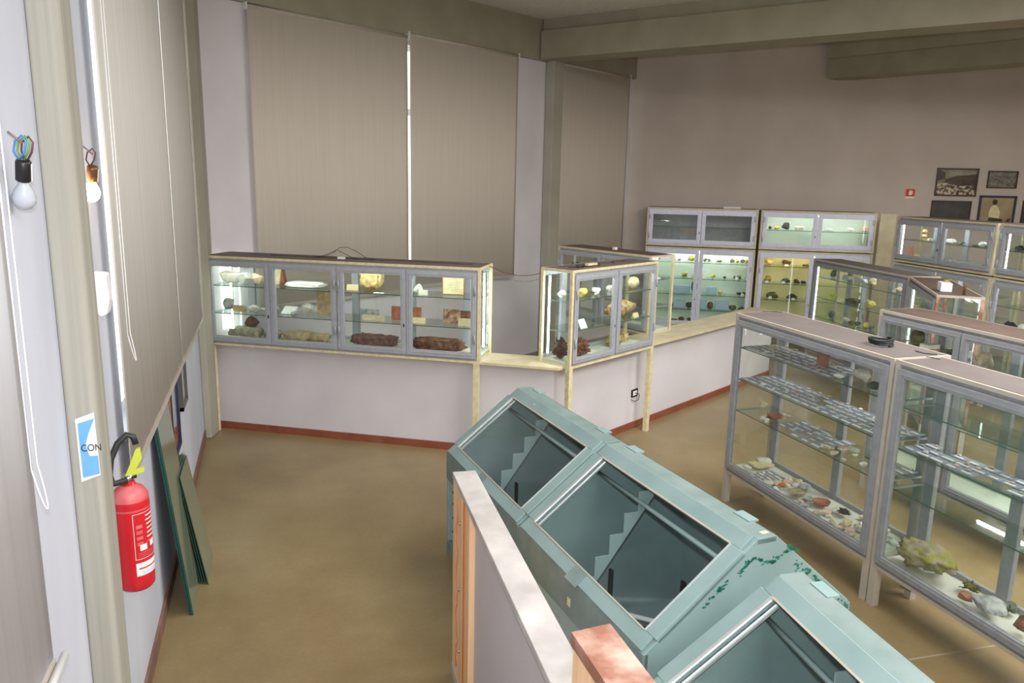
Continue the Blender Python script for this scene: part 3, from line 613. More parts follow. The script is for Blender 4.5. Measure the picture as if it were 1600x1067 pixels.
('L1', 0.54, 1.426, 0.2, 0.14, 0.1, 0.073, 'rock', 'olive', 'long olive mineral, right end of the fourth shelf in the white-lit wall cabinet', 'mineral'),
('L1', 0.54, 1.56, 0.2, 0.119, 0.1, 0.063, 'rock', 'greengrey', 'grey-green flat mineral, right end of the fourth shelf in the white-lit wall cabinet', 'mineral'),
('L1', 0.31, 0.51, 0.2, 0.144, 0.1, 0.032, 'slab', 'brown', 'thin brown slab on the cabinet floor in the white-lit wall cabinet', 'mineral'),
('L1', 0.31, 0.632, 0.2, 0.103, 0.1, 0.075, 'knob', 'rust', 'round rust-brown nodule on the cabinet floor in the white-lit wall cabinet', 'mineral'),
('L1', 0.31, 0.776, 0.2, 0.123, 0.1, 0.064, 'rock', 'olive', 'low olive rock on the cabinet floor in the white-lit wall cabinet', 'mineral'),
('L1', 0.31, 1.082, 0.2, 0.121, 0.1, 0.053, 'rock', 'greengrey', 'grey rock right of the stile on the cabinet floor in the white-lit wall cabinet', 'mineral'),
('U2', 1.85, 0.164, 0.2, 0.057, 0.1, 0.05, 'rock', 'olive', 'olive leftmost stone on the shelf in the green-lit wall cabinet', 'mineral'),
('U2', 1.85, 0.27, 0.2, 0.086, 0.1, 0.05, 'rock', 'yellow', 'pale yellow low stone in the green-lit wall cabinet', 'mineral'),
('U2', 1.85, 0.394, 0.2, 0.124, 0.1, 0.109, 'rock', 'black', 'large dark grey stone in the green-lit wall cabinet', 'mineral'),
('U2', 1.85, 0.592, 0.2, 0.16, 0.1, 0.059, 'slab', 'chalk', 'flat chalk-white slab on the shelf in the green-lit wall cabinet', 'mineral'),
('U2', 1.85, 0.648, 0.2, 0.047, 0.1, 0.079, 'crystal', 'white', 'white twig on the chalk slab in the green-lit wall cabinet', 'mineral'),
('U2', 1.85, 0.818, 0.2, 0.066, 0.1, 0.039, 'rock', 'yellow', 'small yellow stone left of the stile in the green-lit wall cabinet', 'mineral'),
('U2', 1.85, 1.032, 0.2, 0.13, 0.1, 0.039, 'slab', 'white', 'thin white slab right of the stile in the green-lit wall cabinet', 'mineral'),
('U2', 1.85, 1.338, 0.2, 0.129, 0.1, 0.068, 'crystal', 'white', 'white and yellow branching mineral in the green-lit wall cabinet', 'mineral'),
('U2', 1.85, 1.556, 0.2, 0.1, 0.1, 0.087, 'rock', 'pink', 'pink-red mineral at the right end in the green-lit wall cabinet', 'mineral'),
('U2', 1.565, 0.676, 0.2, 0.113, 0.1, 0.06, 'rock', 'yellow', 'yellow mineral on the floor, left bay in the green-lit wall cabinet', 'mineral'),
('U2', 1.565, 0.968, 0.2, 0.056, 0.1, 0.04, 'rock', 'yellow', 'small yellow mineral right of the stile on the floor in the green-lit wall cabinet', 'mineral'),
('U2', 1.565, 1.164, 0.2, 0.084, 0.1, 0.049, 'rock', 'black', 'black mineral on the floor in the green-lit wall cabinet', 'mineral'),
('U2', 1.565, 1.414, 0.2, 0.092, 0.1, 0.049, 'rock', 'mustard', 'mustard mineral on the floor, right bay in the green-lit wall cabinet', 'mineral'),
('U2', 1.565, 1.514, 0.2, 0.11, 0.1, 0.078, 'rock', 'yellow', 'bright yellow mineral at the right end of the floor in the green-lit wall cabinet', 'mineral'),
('L2', 1.29, 0.192, 0.2, 0.126, 0.1, 0.081, 'rock', 'ochre', 'ochre leftmost mineral on the top shelf in the yellow-lit wall cabinet', 'mineral'),
('L2', 1.29, 0.462, 0.2, 0.153, 0.1, 0.091, 'rock', 'brown', 'brown striped mineral on the top shelf in the yellow-lit wall cabinet', 'mineral'),
('L2', 1.29, 0.45, 0.1, 0.057, 0.01, 0.03, 'board', 'white', 'tiny white card before the brown striped mineral in the yellow-lit wall cabinet', 'card'),
('L2', 1.29, 0.748, 0.2, 0.104, 0.1, 0.03, 'slab', 'brown', 'flat brown bar on the top shelf in the yellow-lit wall cabinet', 'mineral'),
('L2', 1.29, 0.862, 0.2, 0.066, 0.1, 0.09, 'rock', 'yellow', 'tall yellow stone at the stile, top shelf in the yellow-lit wall cabinet', 'mineral'),
('L2', 1.29, 1.05, 0.2, 0.131, 0.1, 0.07, 'rock', 'ochre', 'ochre stone right of the stile, top shelf in the yellow-lit wall cabinet', 'mineral'),
('L2', 1.02, 0.196, 0.2, 0.117, 0.1, 0.102, 'rock', 'mustard', 'mustard leftmost mineral on the second shelf in the yellow-lit wall cabinet', 'mineral'),
('L2', 1.02, 0.178, 0.1, 0.048, 0.01, 0.03, 'board', 'white', 'small white card before the mustard mineral in the yellow-lit wall cabinet', 'card'),
('L2', 1.02, 0.468, 0.2, 0.154, 0.1, 0.081, 'crystal', 'greengrey', 'pale branching mineral on the second shelf in the yellow-lit wall cabinet', 'mineral'),
('L2', 1.02, 0.428, 0.1, 0.048, 0.01, 0.03, 'board', 'white', 'small white card before the branching mineral in the yellow-lit wall cabinet', 'card'),
('L2', 1.02, 0.64, 0.2, 0.096, 0.1, 0.071, 'rock', 'oxblood', 'red-brown mineral on the second shelf in the yellow-lit wall cabinet', 'mineral'),
('L2', 1.02, 0.736, 0.2, 0.086, 0.1, 0.04, 'slab', 'black', 'thin dark slab on the second shelf in the yellow-lit wall cabinet', 'mineral'),
('L2', 0.765, 0.286, 0.2, 0.195, 0.1, 0.103, 'rock', 'olive', 'big olive mineral on the third shelf in the yellow-lit wall cabinet', 'mineral'),
('L2', 0.765, 0.248, 0.1, 0.048, 0.01, 0.041, 'board', 'white', 'small white card before the big olive mineral in the yellow-lit wall cabinet', 'card'),
('L2', 0.765, 0.586, 0.2, 0.183, 0.1, 0.092, 'crystal', 'black', 'dark green branching mineral on the third shelf in the yellow-lit wall cabinet', 'mineral'),
('L2', 0.765, 0.594, 0.1, 0.048, 0.01, 0.03, 'board', 'white', 'small white card before the dark green mineral in the yellow-lit wall cabinet', 'card'),
('L2', 0.765, 0.826, 0.2, 0.076, 0.1, 0.061, 'rock', 'redbrown', 'red-brown mineral at the stile, third shelf in the yellow-lit wall cabinet', 'mineral'),
('C4', 1.31, 0.19, 0.2, 0.048, 0.1, 0.105, 'rock', 'greengrey', 'tall thin grey stone, top shelf in the double-sided cabinet', 'mineral'),
('C4', 1.31, 0.534, 0.2, 0.204, 0.1, 0.06, 'slab', 'white', 'white paper sheet, left of centre, top shelf in the double-sided cabinet', 'mineral'),
('C4', 1.31, 0.816, 0.2, 0.218, 0.1, 0.058, 'slab', 'white', 'second white paper sheet, right of centre, top shelf in the double-sided cabinet', 'mineral'),
('C4', 1.31, 1.042, 0.2, 0.116, 0.1, 0.089, 'rock', 'cream', 'cream and orange pointed rock, top shelf in the double-sided cabinet', 'mineral'),
('C4', 1.31, 1.61, 0.1, 0.042, 0.01, 0.038, 'board', 'white', 'small white card near the right end, top shelf in the double-sided cabinet', 'card'),
('C4', 1.31, 1.564, 0.2, 0.12, 0.1, 0.062, 'crystal', 'cream', 'pale twig at the right end, top shelf in the double-sided cabinet', 'mineral'),
('C4', 1.03, 0.228, 0.2, 0.086, 0.1, 0.071, 'rock', 'lime', 'lime-yellow mineral, middle shelf in the double-sided cabinet', 'mineral'),
('C4', 1.03, 0.586, 0.2, 0.083, 0.1, 0.051, 'rock', 'greengrey', 'small grey mineral, middle shelf in the double-sided cabinet', 'mineral'),
('C4', 1.03, 0.73, 0.2, 0.202, 0.1, 0.068, 'slab', 'olive', 'wide olive-brown rock, middle shelf in the double-sided cabinet', 'mineral'),
('C4', 1.03, 1.044, 0.2, 0.143, 0.1, 0.09, 'rock', 'yellow', 'yellow-topped dark rock, middle shelf in the double-sided cabinet', 'mineral'),
('C4', 0.76, 0.248, 0.2, 0.133, 0.1, 0.089, 'rock', 'greengrey', 'grey-blue mineral, lower shelf in the double-sided cabinet', 'mineral'),
('C4', 0.76, 0.594, 0.2, 0.13, 0.1, 0.061, 'rock', 'chalk', 'white mineral, lower shelf in the double-sided cabinet', 'mineral'),
('C4', 0.76, 0.71, 0.2, 0.046, 0.1, 0.034, 'rock', 'olive', 'small olive stone beside the white mineral, lower shelf in the double-sided cabinet', 'mineral'),
('C4', 0.76, 0.85, 0.2, 0.082, 0.1, 0.051, 'rock', 'olive', 'olive stone, lower shelf in the double-sided cabinet', 'mineral'),
('C4', 0.76, 1.014, 0.2, 0.09, 0.1, 0.083, 'crystal', 'yellow', 'yellow-green mineral, lower shelf in the double-sided cabinet', 'mineral'),
('C4', 0.76, 1.134, 0.2, 0.054, 0.1, 0.049, 'rock', 'greengrey', 'dark little stone at the right, lower shelf in the double-sided cabinet', 'mineral'),
('C3', 1.285, 0.296, 0.12, 0.126, 0.1, 0.14, 'knob', 'olive', 'big dark spongy rock in the brown-topped low vitrine', 'mineral'),
('C3', 1.285, 0.366, 0.12, 0.034, 0.1, 0.041, 'rock', 'brick', 'red lump on the side of the spongy rock in the brown-topped low vitrine', 'mineral'),
('C3', 1.285, 0.422, 0.12, 0.079, 0.12, 0.046, 'box', 'white', 'small white carton with an orange band in the brown-topped low vitrine', 'box'),
('C3', 1.285, 0.614, 0.12, 0.078, 0.1, 0.049, 'rock', 'greengrey', 'grey round rock in the brown-topped low vitrine', 'mineral'),
('C3', 1.285, 0.732, 0.12, 0.099, 0.1, 0.068, 'rock', 'chalk', 'white rock with a yellow foot in the brown-topped low vitrine', 'mineral'),
('C3', 1.285, 0.922, 0.12, 0.14, 0.1, 0.094, 'rock', 'paletan', 'large pale sandstone rock in the brown-topped low vitrine', 'mineral'),
('C5', 1.22, 1.264, 0.15, 0.086, 0.1, 0.051, 'rock', 'chalk', 'chalky mineral near the end in the pink-ended cabinet', 'mineral'),
('C5', 1.22, 1.468, 0.15, 0.083, 0.1, 0.037, 'rock', 'white', 'white mineral near the end in the pink-ended cabinet', 'mineral'),
('C5', 1.22, 0.848, 0.15, 0.06, 0.1, 0.053, 'rock', 'cream', 'cream mineral near the corner in the pink-ended cabinet', 'mineral'),
('C5', 1.22, 0.496, 0.15, 0.07, 0.1, 0.049, 'rock', 'greengrey', 'grey mineral by the long glass in the pink-ended cabinet', 'mineral'),
('C5', 1.22, 1.046, 0.15, 0.059, 0.1, 0.046, 'crystal', 'yellow', 'yellow-green mineral on the shelf in the pink-ended cabinet', 'mineral'),
('R1', 1.85, 0.304, 0.2, 0.097, 0.1, 0.143, 'figure', 'ochre', 'orange-brown figurine-like mineral in the coral cabinet', 'mineral'),
('R1', 1.85, 0.432, 0.2, 0.048, 0.1, 0.033, 'rock', 'chalk', 'tiny chalky stone beside the figurine-like mineral in the coral cabinet', 'mineral'),
('R1', 1.85, 0.78, 0.2, 0.188, 0.1, 0.064, 'crystal', 'white', 'long white coral branch in the coral cabinet', 'mineral'),
('R1', 1.85, 0.952, 0.2, 0.074, 0.1, 0.032, 'rock', 'greengrey', 'small grey stone right of the coral branch in the coral cabinet', 'mineral'),
('R1', 1.85, 1.286, 0.2, 0.109, 0.1, 0.077, 'crystal', 'white', 'white round coral at the right end in the coral cabinet', 'mineral'),
('R1', 1.565, 0.079, 0.2, 0.079, 0.1, 0.174, 'tile', 'brick', 'tall brick-red plate in the coral cabinet', 'mineral'),
('R1', 1.565, 0.198, 0.2, 0.147, 0.1, 0.086, 'fan', 'ochre', 'fan-shaped orange shell in the coral cabinet', 'mineral'),
('R1', 1.565, 0.822, 0.2, 0.15, 0.1, 0.073, 'fan', 'pink', 'white and pink fan-shaped shell in the coral cabinet', 'mineral'),
('R1', 1.565, 1.32, 0.2, 0.1, 0.1, 0.07, 'rock', 'olive', 'olive-green stone at the right end in the coral cabinet', 'mineral'),
('R2', 1.85, 0.11, 0.2, 0.14, 0.1, 0.065, 'crystal', 'black', 'black and white twiggy mineral, upper cabinet at the right picture edge', 'mineral'),
('S2', 0.95, 0.137, 0.2, 0.194, 0.1, 0.098, 'crystal', 'black', 'dark branching mineral, lower cabinet at the right picture edge', 'mineral'),
('S2', 0.95, 0.172, 0.1, 0.052, 0.01, 0.037, 'board', 'white', 'white card before the dark branching mineral at the right picture edge', 'card'),
('S2', 0.95, 0.308, 0.2, 0.122, 0.1, 0.089, 'knob', 'chalk', 'round white coral, lower cabinet at the right picture edge', 'mineral'),
('C1', 1.285, 0.774, 0.2, 0.105, 0.04, 0.155, 'tile', 'terracotta', 'tall terracotta-brown slab standing on the upper shelf of the near low vitrine', 'stone slab'),
('C1', 1.285, 1.178, 0.17, 0.136, 0.12, 0.085, 'rock', 'chalk', 'jagged chalk-white rock on the upper shelf of the near low vitrine', 'rock'),
('C1', 1.285, 1.37, 0.1, 0.079, 0.08, 0.049, 'rock', 'greengrey', 'dark grey rock beside the jagged one on the upper shelf of the near low vitrine', 'rock'),
('C1', 1.285, 1.054, 0.1, 0.073, 0.06, 0.026, 'rock', 'white', 'small white stone in front of the terracotta slab', 'rock'),
('C1', 1.285, 0.836, 0.24, 0.057, 0.06, 0.027, 'rock', 'chalk', 'white chip right of the terracotta slab', 'rock'),
('C1', 0.785, 0.094, 0.25, 0.08, 0.1, 0.047, 'rock', 'cream', 'round cream stone with orange foot, left end of the third shelf', 'rock'),
('C1', 0.785, 0.368, 0.17, 0.103, 0.1, 0.04, 'rock', 'brick', 'brick-red stone on the third shelf of the near low vitrine', 'rock'),
('C1', 0.785, 0.366, 0.12, 0.072, 0.07, 0.025, 'rock', 'brown', 'brown flat stone before the brick-red one', 'rock'),
('C1', 0.785, 1.12, 0.15, 0.075, 0.1, 0.045, 'rock', 'pink', 'pinkish scallop stone on the third shelf', 'shell'),
('C1', 0.785, 1.134, 0.2, 0.075, 0.1, 0.045, 'rock', 'chalk', 'white rounded stone behind the pinkish scallop stone', 'shell'),
('C1', 0.785, 1.374, 0.08, 0.045, 0.06, 0.034, 'rock', 'white', 'white round shell near the right end of the third shelf', 'shell'),
('C1', 0.785, 1.006, 0.1, 0.066, 0.06, 0.014, 'slab', 'white', 'square white paper on the third shelf', 'card'),
('C1', 0.325, 0.1, 0.3, 0.121, 0.12, 0.044, 'rock', 'chalk', 'crumpled whitish paper-like stone at the far left corner of the vitrine floor', 'rock'),
('C1', 0.325, 0.133, 0.25, 0.186, 0.2, 0.016, 'slab', 'cream', 'pale green-grey card lying in the left corner of the vitrine floor', 'card'),
('C1', 0.325, 0.174, 0.1, 0.085, 0.05, 0.016, 'slab', 'white', 'white label strip in the front left corner of the vitrine floor', 'label'),
('C1', 0.325, 0.56, 0.13, 0.051, 0.06, 0.025, 'rock', 'orange', 'orange stone on the vitrine floor', 'rock'),
('C1', 0.325, 0.698, 0.22, 0.091, 0.12, 0.06, 'rock', 'grey', 'pale grey pointed rock at the back of the vitrine floor', 'rock'),
('C1', 0.325, 0.734, 0.12, 0.11, 0.12, 0.049, 'rock', 'greytan', 'grey-tan angular rock in the middle of the vitrine floor', 'rock'),
('C1', 0.325, 0.842, 0.14, 0.089, 0.1, 0.044, 'crystal', 'grey', 'grey crumbly rock left of the red dish', 'rock'),
('C1', 0.325, 0.91, 0.2, 0.123, 0.14, 0.024, 'disc', 'terracotta', 'terracotta-red round dish on the vitrine floor', 'dish'),
('C1', 0.325, 1.086, 0.24, 0.107, 0.1, 0.047, 'crystal', 'black', 'black jagged rock behind the round white pebbles', 'rock'),
('C1', 0.325, 1.252, 0.12, 0.075, 0.08, 0.045, 'rock', 'cream', 'cream wedge-shaped rock near the right of the vitrine floor', 'rock'),
('C2', 0.325, 0.258, 0.14, 0.42, 0.24, 0.187, 'mossy', 'moss', 'large yellow-green crusted rock on the floor of the right-hand vitrine', 'rock'),
('C2', 0.325, 0.3, 0.2, 0.114, 0.16, 0.097, 'rock', 'paletan', 'pale brown knob at the right foot of the yellow-green rock', 'rock'),
('C2', 0.325, 0.494, 0.22, 0.112, 0.12, 0.062, 'crystal', 'olive', 'craggy olive-grey rock right of the yellow-green one', 'rock'),
('C2', 0.325, 0.572, 0.1, 0.067, 0.06, 0.046, 'block', 'terracotta', 'small orange-brown cube-like stone', 'rock'),
('C2', 0.325, 0.712, 0.12, 0.191, 0.18, 0.082, 'rock', 'grey', 'broad silver-grey rock on the floor of the right-hand vitrine', 'rock'),
('C2', 0.325, 0.718, 0.24, 0.11, 0.1, 0.06, 'crystal', 'greengrey', 'greenish twiggy rock behind the silver-grey rock', 'rock'),
('C2', 0.325, 0.894, 0.12, 0.065, 0.12, 0.093, 'rock', 'redbrown', 'reddish pale rock cut by the right edge of the picture', 'rock'),
]

for i, it in enumerate(ITEMS): 
    c, z, lx, ly, w, d, h, shape, mt, label, cat = it
    specimen(i, c, z, lx, ly, w, d, h, shape, mt, label, cat)

# little trays with paper labels and fragments, in rows on the vitrine shelves
def tray_mesh(k):
    rnd = random.Random(k); b = MB(); w, d = .090, .059
    b.box(-w/2,w/2,-d/2,d/2,0,.005,'tray')
    lw = w*rnd.uniform(.5,.9); b.box(-lw/2,lw/2,-d*.42,-d*.12,.005,.007,'label')
    return b.build('specimen_tray')
protos = [tray_mesh(k) for k in range(4)]
frag = {}
for nm, mt in (('chalk','chalk'),('grey','grey'),('pale','paletan'),('white','white'),('pink','pink')):
    frag[nm] = meshobj('shell_fragment', blobmesh('rock', len(frag)*5+2, mt, (.03,.022,.012)))
first = set()
def inst(src, loc, ang, label, cat, group, sc=None):
    if src.name in first: o = src.copy(); COL.objects.link(o)
    else: o = src; first.add(src.name)
    o.location = loc; o.rotation_euler = (0,0,ang)
    if sc: o.scale = sc
    return tag(o, label, cat, group)
rnd = random.Random(4)
def trays(c, z, x0, x1, y0, y1, where, nfrag, skip=.06):
    n = int((x1-x0)/.0955); m_ = int((y1-y0)/.0635)
    ang = rz(FR[c][1])
    for i in range(n):
        for j in range(m_):
            if rnd.random() < skip: continue
            x = x0 + (i+.5)*(x1-x0)/n; y = y0 + (j+.5)*(y1-y0)/m_
            inst(protos[rnd.randrange(4)], at(c, x, y, z+.0005), ang+R(rnd.uniform(-3,3)), 'small grey tray with a paper label '+where, 'tray', 'labelled trays '+where)
            if rnd.random() < nfrag:
                k = rnd.choice(list(frag)); s = rnd.uniform(.7,1.5)
                inst(frag[k], at(c, x+rnd.uniform(-.02,.02), y+.008, z+.0055), rnd.uniform(0,6), k+' shell fragment in a small tray '+where, 'shell fragment', k+' shell fragments '+where, (s,s,s))
trays('C1', 1.28, .05, 1.02, .05, .37, 'on the top shelf of the hose-topped vitrine', .35)
trays('C1', 1.028, .05, 1.55, .05, .37, 'on the second shelf of the hose-topped vitrine', .45)
trays('C1', .778, .45, 1.0, .05, .37, 'on the third shelf of the hose-topped vitrine', .5)
trays('C1', .778, 1.42, 1.55, .16, .37, 'at the near end of the third vitrine shelf', .6)
trays('C2', 1.024, .05, 1.3, .05, .29, 'on the middle shelf of the right-edge vitrine', .6)
trays('C1', .302, .22, .52, .05, .3, 'on the floor of the hose-topped vitrine', .9, .25)
ang = rz(180)
for k in range(120):      # loose shells on the vitrine floor
    x = rnd.uniform(.45,1.52); y = rnd.uniform(.05,.36)
    if (abs(x-.91) < .1 and y > .12) or (abs(x-.72) < .09) or (abs(x-1.09) < .07 and y > .15): continue
    nm = rnd.choice(list(frag)); s = rnd.uniform(1.1,3.0)
    inst(frag[nm], at('C1', x, y, .3005), rnd.uniform(0,6), nm+' shell fragment loose on the floor of the hose-topped vitrine', 'shell fragment', nm+' shell fragments on the vitrine floor', (s,s,s*1.3))
for k in range(22):
    x = rnd.uniform(1.02,1.3) if k < 12 else rnd.uniform(.25,.5); y = rnd.uniform(.05,.34)
    if k < 12 and abs(x-1.12) < .06 and y > .1: continue
    nm = rnd.choice(['white','pink','chalk','pale']); s = rnd.uniform(1,2)
    inst(frag[nm], at('C1', x, y, .7785), rnd.uniform(0,6), nm+' shell fragment loose on the third shelf of the hose-topped vitrine', 'shell fragment', nm+' loose shell fragments on the third shelf', (s,s,s*1.2))

# ------------------------------------------------------------------ blue-green sloping desks
def desk(label, loc, ang, L=1.2, clip=True):
    r = empty('sloping_display_desk', loc, ang, label, 'display desk')
    # end panels
    prof = [(0,.1),(0,.735),(.50,1.125),(.60,1.125),(1.05,.735),(1.05,.1)]
    inner = [(.03,.1),(.03,.72),(.51,1.095),(.59,1.095),(1.02,.72),(1.02,.1)]
    for y0, y1 in ((-.02,0),(-L,-L+.02)):
        MB().prof(prof, y0, y1, 'teal').build('end_panel', r, bevel=.003)
    # sloping frame of the lid with its glass
    s = (1.125-.735)/.5; nrm = Vector((-s,0,1)).normalized()
    def P(x, off=0): p = Vector((x,0,.735+s*x)) + nrm*off; return p
    def slopebar(mb, xa, xb, ya, yb, t0, t1, mt):
        a0, a1, b0, b1 = P(xa,t0), P(xa,t1), P(xb,t0), P(xb,t1)
        vs = [(p.x,y,p.z) for p in (a0,a1,b0,b1) for y in (ya,yb)]
        mb.add(vs, [(0,1,3,2),(4,6,7,5),(0,4,5,1),(2,3,7,6),(0,2,6,4),(1,5,7,3)], mt)
    f = MB(); t = .055
    slopebar(f, .0,.055,-L+.02,-.02, -.02,.012,'teal'); slopebar(f,.44,.5,-L+.02,-.02,-.02,.012,'teal')
    slopebar(f, .055,.44,-.02-t,-.0,-.02,.012,'teal'); slopebar(f,.055,.44,-L+.0,-L+.02+t,-.02,.012,'teal')
    lid = f.build('lid_frame', r, bevel=.003)
    g = MB(); slopebar(g, .05,.445,-L+.07,-.07,.002,.006,'tealglass'); g.build('pane', lid)
    e = MB(); slopebar(e, .055,.44,-.085,-.071,.006,.014,'mirrorstrip'); e.build('metal_strip', lid)
    e = MB(); slopebar(e,.06,.435,-.112,-.095,-.012,-.004,'mirrorstrip'); e.build('metal_strip', lid)
    e = MB(); slopebar(e,.437,.443,-L+.08,-.08,.008,.015,'cream_grey'); slopebar(e,.055,.44,-L+.072,-L+.078,.008,.015,'mirrorstrip'); slopebar(e,.052,.057,-L+.08,-.08,.008,.015,'cream_grey'); e.build('glazing_bead', lid)
    e = MB()
    m_ = (-L/2)
    slopebar(e, -.012,.05,m_-.06,m_+.03,.010,.024,'teal_dark'); e.build('latch', lid)
    # ridge cap and the closed far slope
    MB().box(.50,.60,-L,0,1.10,1.127,'teal_dark').build('ridge_board', r, bevel=.003)
    for y in (-.12,-L+.2): MB().box(.575,.625,y-.06,y+.04,1.123,1.131,'teal').build('hinge', r)
    MB().prof([(.60,1.127),(.60,1.105),(1.03,.735),(1.06,.735)], -L+.02, -.02, 'teal').build('slope_panel', r)
    MB().box(1.03,1.05,-L+.02,-.02,.1,.735,'teal').build('rear_panel', r)
    # front: deep apron, then recessed board with holes, plinth
    MB().box(-.005,.02,-L,.0,.545,.735,'teal_dark').build('front_apron', r, bevel=.003)
    b = MB().box(.015,.03,-L+.02,-.02,.12,.54,'teal_light')
    b.build('front_board', r)
    b = MB()
    for y in (-.10,-.14,-L+.1,-L+.14):
        for z in (.2,.3,.4,.48): b.tube([(.006,y,z),(.0155,y,z)],.008,'dark',8)
    b.build('peg_hole', r)
    MB().box(.0,1.05,-L,0,0,.1,'teal_dark').build('plinth', r)
    MB().box(.03,1.03,-L+.02,-.02,.1,.12,'teal_light').build('inner_floor', r)
    # stepped shelf bracket, rail and rods inside
    pts = [(.10,.40),(.52,1.02)]
    n = 6; poly = [(.52,1.03),(.535,1.0),(.12,.37),(.06,.37)]
    up = []
    for k in range(n):
        xa = .06+(.52-.06)*k/n; za = .42+(1.03-.42)*k/n
        xb = .06+(.52-.06)*(k+1)/n; zb = .42+(1.03-.42)*(k+1)/n
        up += [(xa,zb),(xb,zb)]
    poly = [(.06,.37)] + up + [(.53,1.0)]
    MB().prof(poly[::-1], -.43,-.425,'teal_light').build('stepped_bracket', r)
    MB().tube([(.44,-.02,.985),(.44,-L+.02,.985)],.011,'teal_light').build('rail', r)
    MB().bar((.60,-.62,.32),(.60,-.62,.62),.03,.012,'bplastic').build('slotted_upright', r); MB().bar((.35,-.36,.34),(.35,-.36,.60),.03,.012,'bplastic').build('slotted_upright', r)
    b = MB().bar((.15,-.36,.36),(.62,-.62,.34),.03,.012,'hose'); b.build('crossbar', r)
    MB().tube([(.2,-.3,.42),(.8,-.95,.42)],.013,'wplastic').build('lamp_rod', r)
    MB().box(.7,.76,-.58,-.54,.12,.5,'teal_light').build('inner_post', r)
    # scuffs of darker primer and paper tag near the near end
    return r
O = Vector((1.078,4.742,0)); vd = -dirv(-5.5)
d1 = desk('farthest of the three blue-green sloping glass desks, beside the low wall', O, R(5.5), 1.19)
d2 = desk('middle blue-green sloping glass desk with chipped paint on its near gable', O+vd*1.205, R(5.5), 1.20)
d3 = desk('nearest blue-green sloping glass desk, cut by the bottom edge of the picture', Vector((1.215,2.175,0)), R(-4.5), 1.2)
rnd = random.Random(12)
ch = MB()
for k in range(150):      # chipped paint following the gable edges
    t = rnd.random()
    if k < 60: x = .70 + .34*t; z = 1.115 - .39*(x-.6)/.45 - abs(rnd.gauss(.012,.018)) - .01
    elif k < 130: x = .42+.30*t; z = 1.035+.02*math.sin(x*30)+rnd.gauss(0,.006)-.05*max(0,.5-x)/.08
    else: x = .25+.12*t; z = .74+.75*x-.05+rnd.uniform(-.01,.01)
    w_ = rnd.uniform(.005,.016); h_ = rnd.uniform(.003,.008)
    pts = [(x+w_*math.cos(a)*rnd.uniform(.5,1.1), z+h_*math.sin(a)*rnd.uniform(.5,1.2)) for a in [i*math.pi/3 for i in range(6)]]
    ch.add([(p,-1.2008,q) for p,q in pts], [list(range(6))], 'teal_flake')
ch.build('chipped_paint', d2)
MB().box(.55,.585,-1.17,-1.15,1.127,1.129,'cream').build('paper_tag', d2)
MB().box(.44,.47,-.80,-.785,1.085,1.098,'cream').build('paper_tag', d3)
MB().box(-.0065,-.005,-.60,-.57,.60,.64,'cream').build('paper_tag', d2)
for d_ in (d1,): MB().box(.46,.475,-.36,-.35,1.107,1.114,'cream').build('paper_tag', d_)

# ------------------------------------------------------------------ wooden partitions, right foreground
p1 = empty('wooden_partition', (.815,3.467,0), R(-3.4), 'white-topped pine and grey board partition beside the blue-green desks', 'partition')
MB().box(.0,.115,-1.72,0,1.07,1.10,'dust').build('top_board', p1, bevel=.003)
MB().box(.004,.111,-.27,-.002,.06,1.07,'pine').build('end_board', p1)
b = MB(); z = .1; x = 0
pts = []
for k in range(24): pts.append((.0035, -.13+.018*math.sin(k*1.1)+.012*math.sin(k*2.7), .12+.9*k/23))
b.tube(pts,.004,'pine_dark',6); b.build('knot_line', p1)
MB().box(.008,.111,-.40,-.27,.06,1.07,'pine').box(.004,.02,-.30,-.275,.06,1.07,'pine_dark').build('inner_stile', p1)
for z in (.25,.58,.92): o = MB().add(*lathe([(0,.0),(.011,.001),(.009,.006),(0,.008)],12),'chrome',True).build('screw', p1); o.location = (.004,-.2,z); o.rotation_euler = (0,R(-90),0)
MB().box(.035,.085,-1.72,-.40,.06,1.07,'panel').build('board', p1)
MB().box(.0,.115,-1.72,0,0,.06,'dust').build('bottom_rail', p1)
p2 = empty('wooden_partition', (.745,1.745,0), 0, 'dusty red-brown topped wooden partition at the bottom edge of the picture', 'partition')
dx, dy = -math.sin(R(27))*.9, -math.cos(R(27))*.9
MB().prism([(0,0),(.0,-.9),(.12,-.9),(.12,.01)], 1.26, 1.30, 'dustbrown').build('top_board', p2)
MB().prism([(.006,-.004),(.006,-.9),(.114,-.9),(.114,-.002)], .0, 1.26, 'pine').build('carcass', p2)

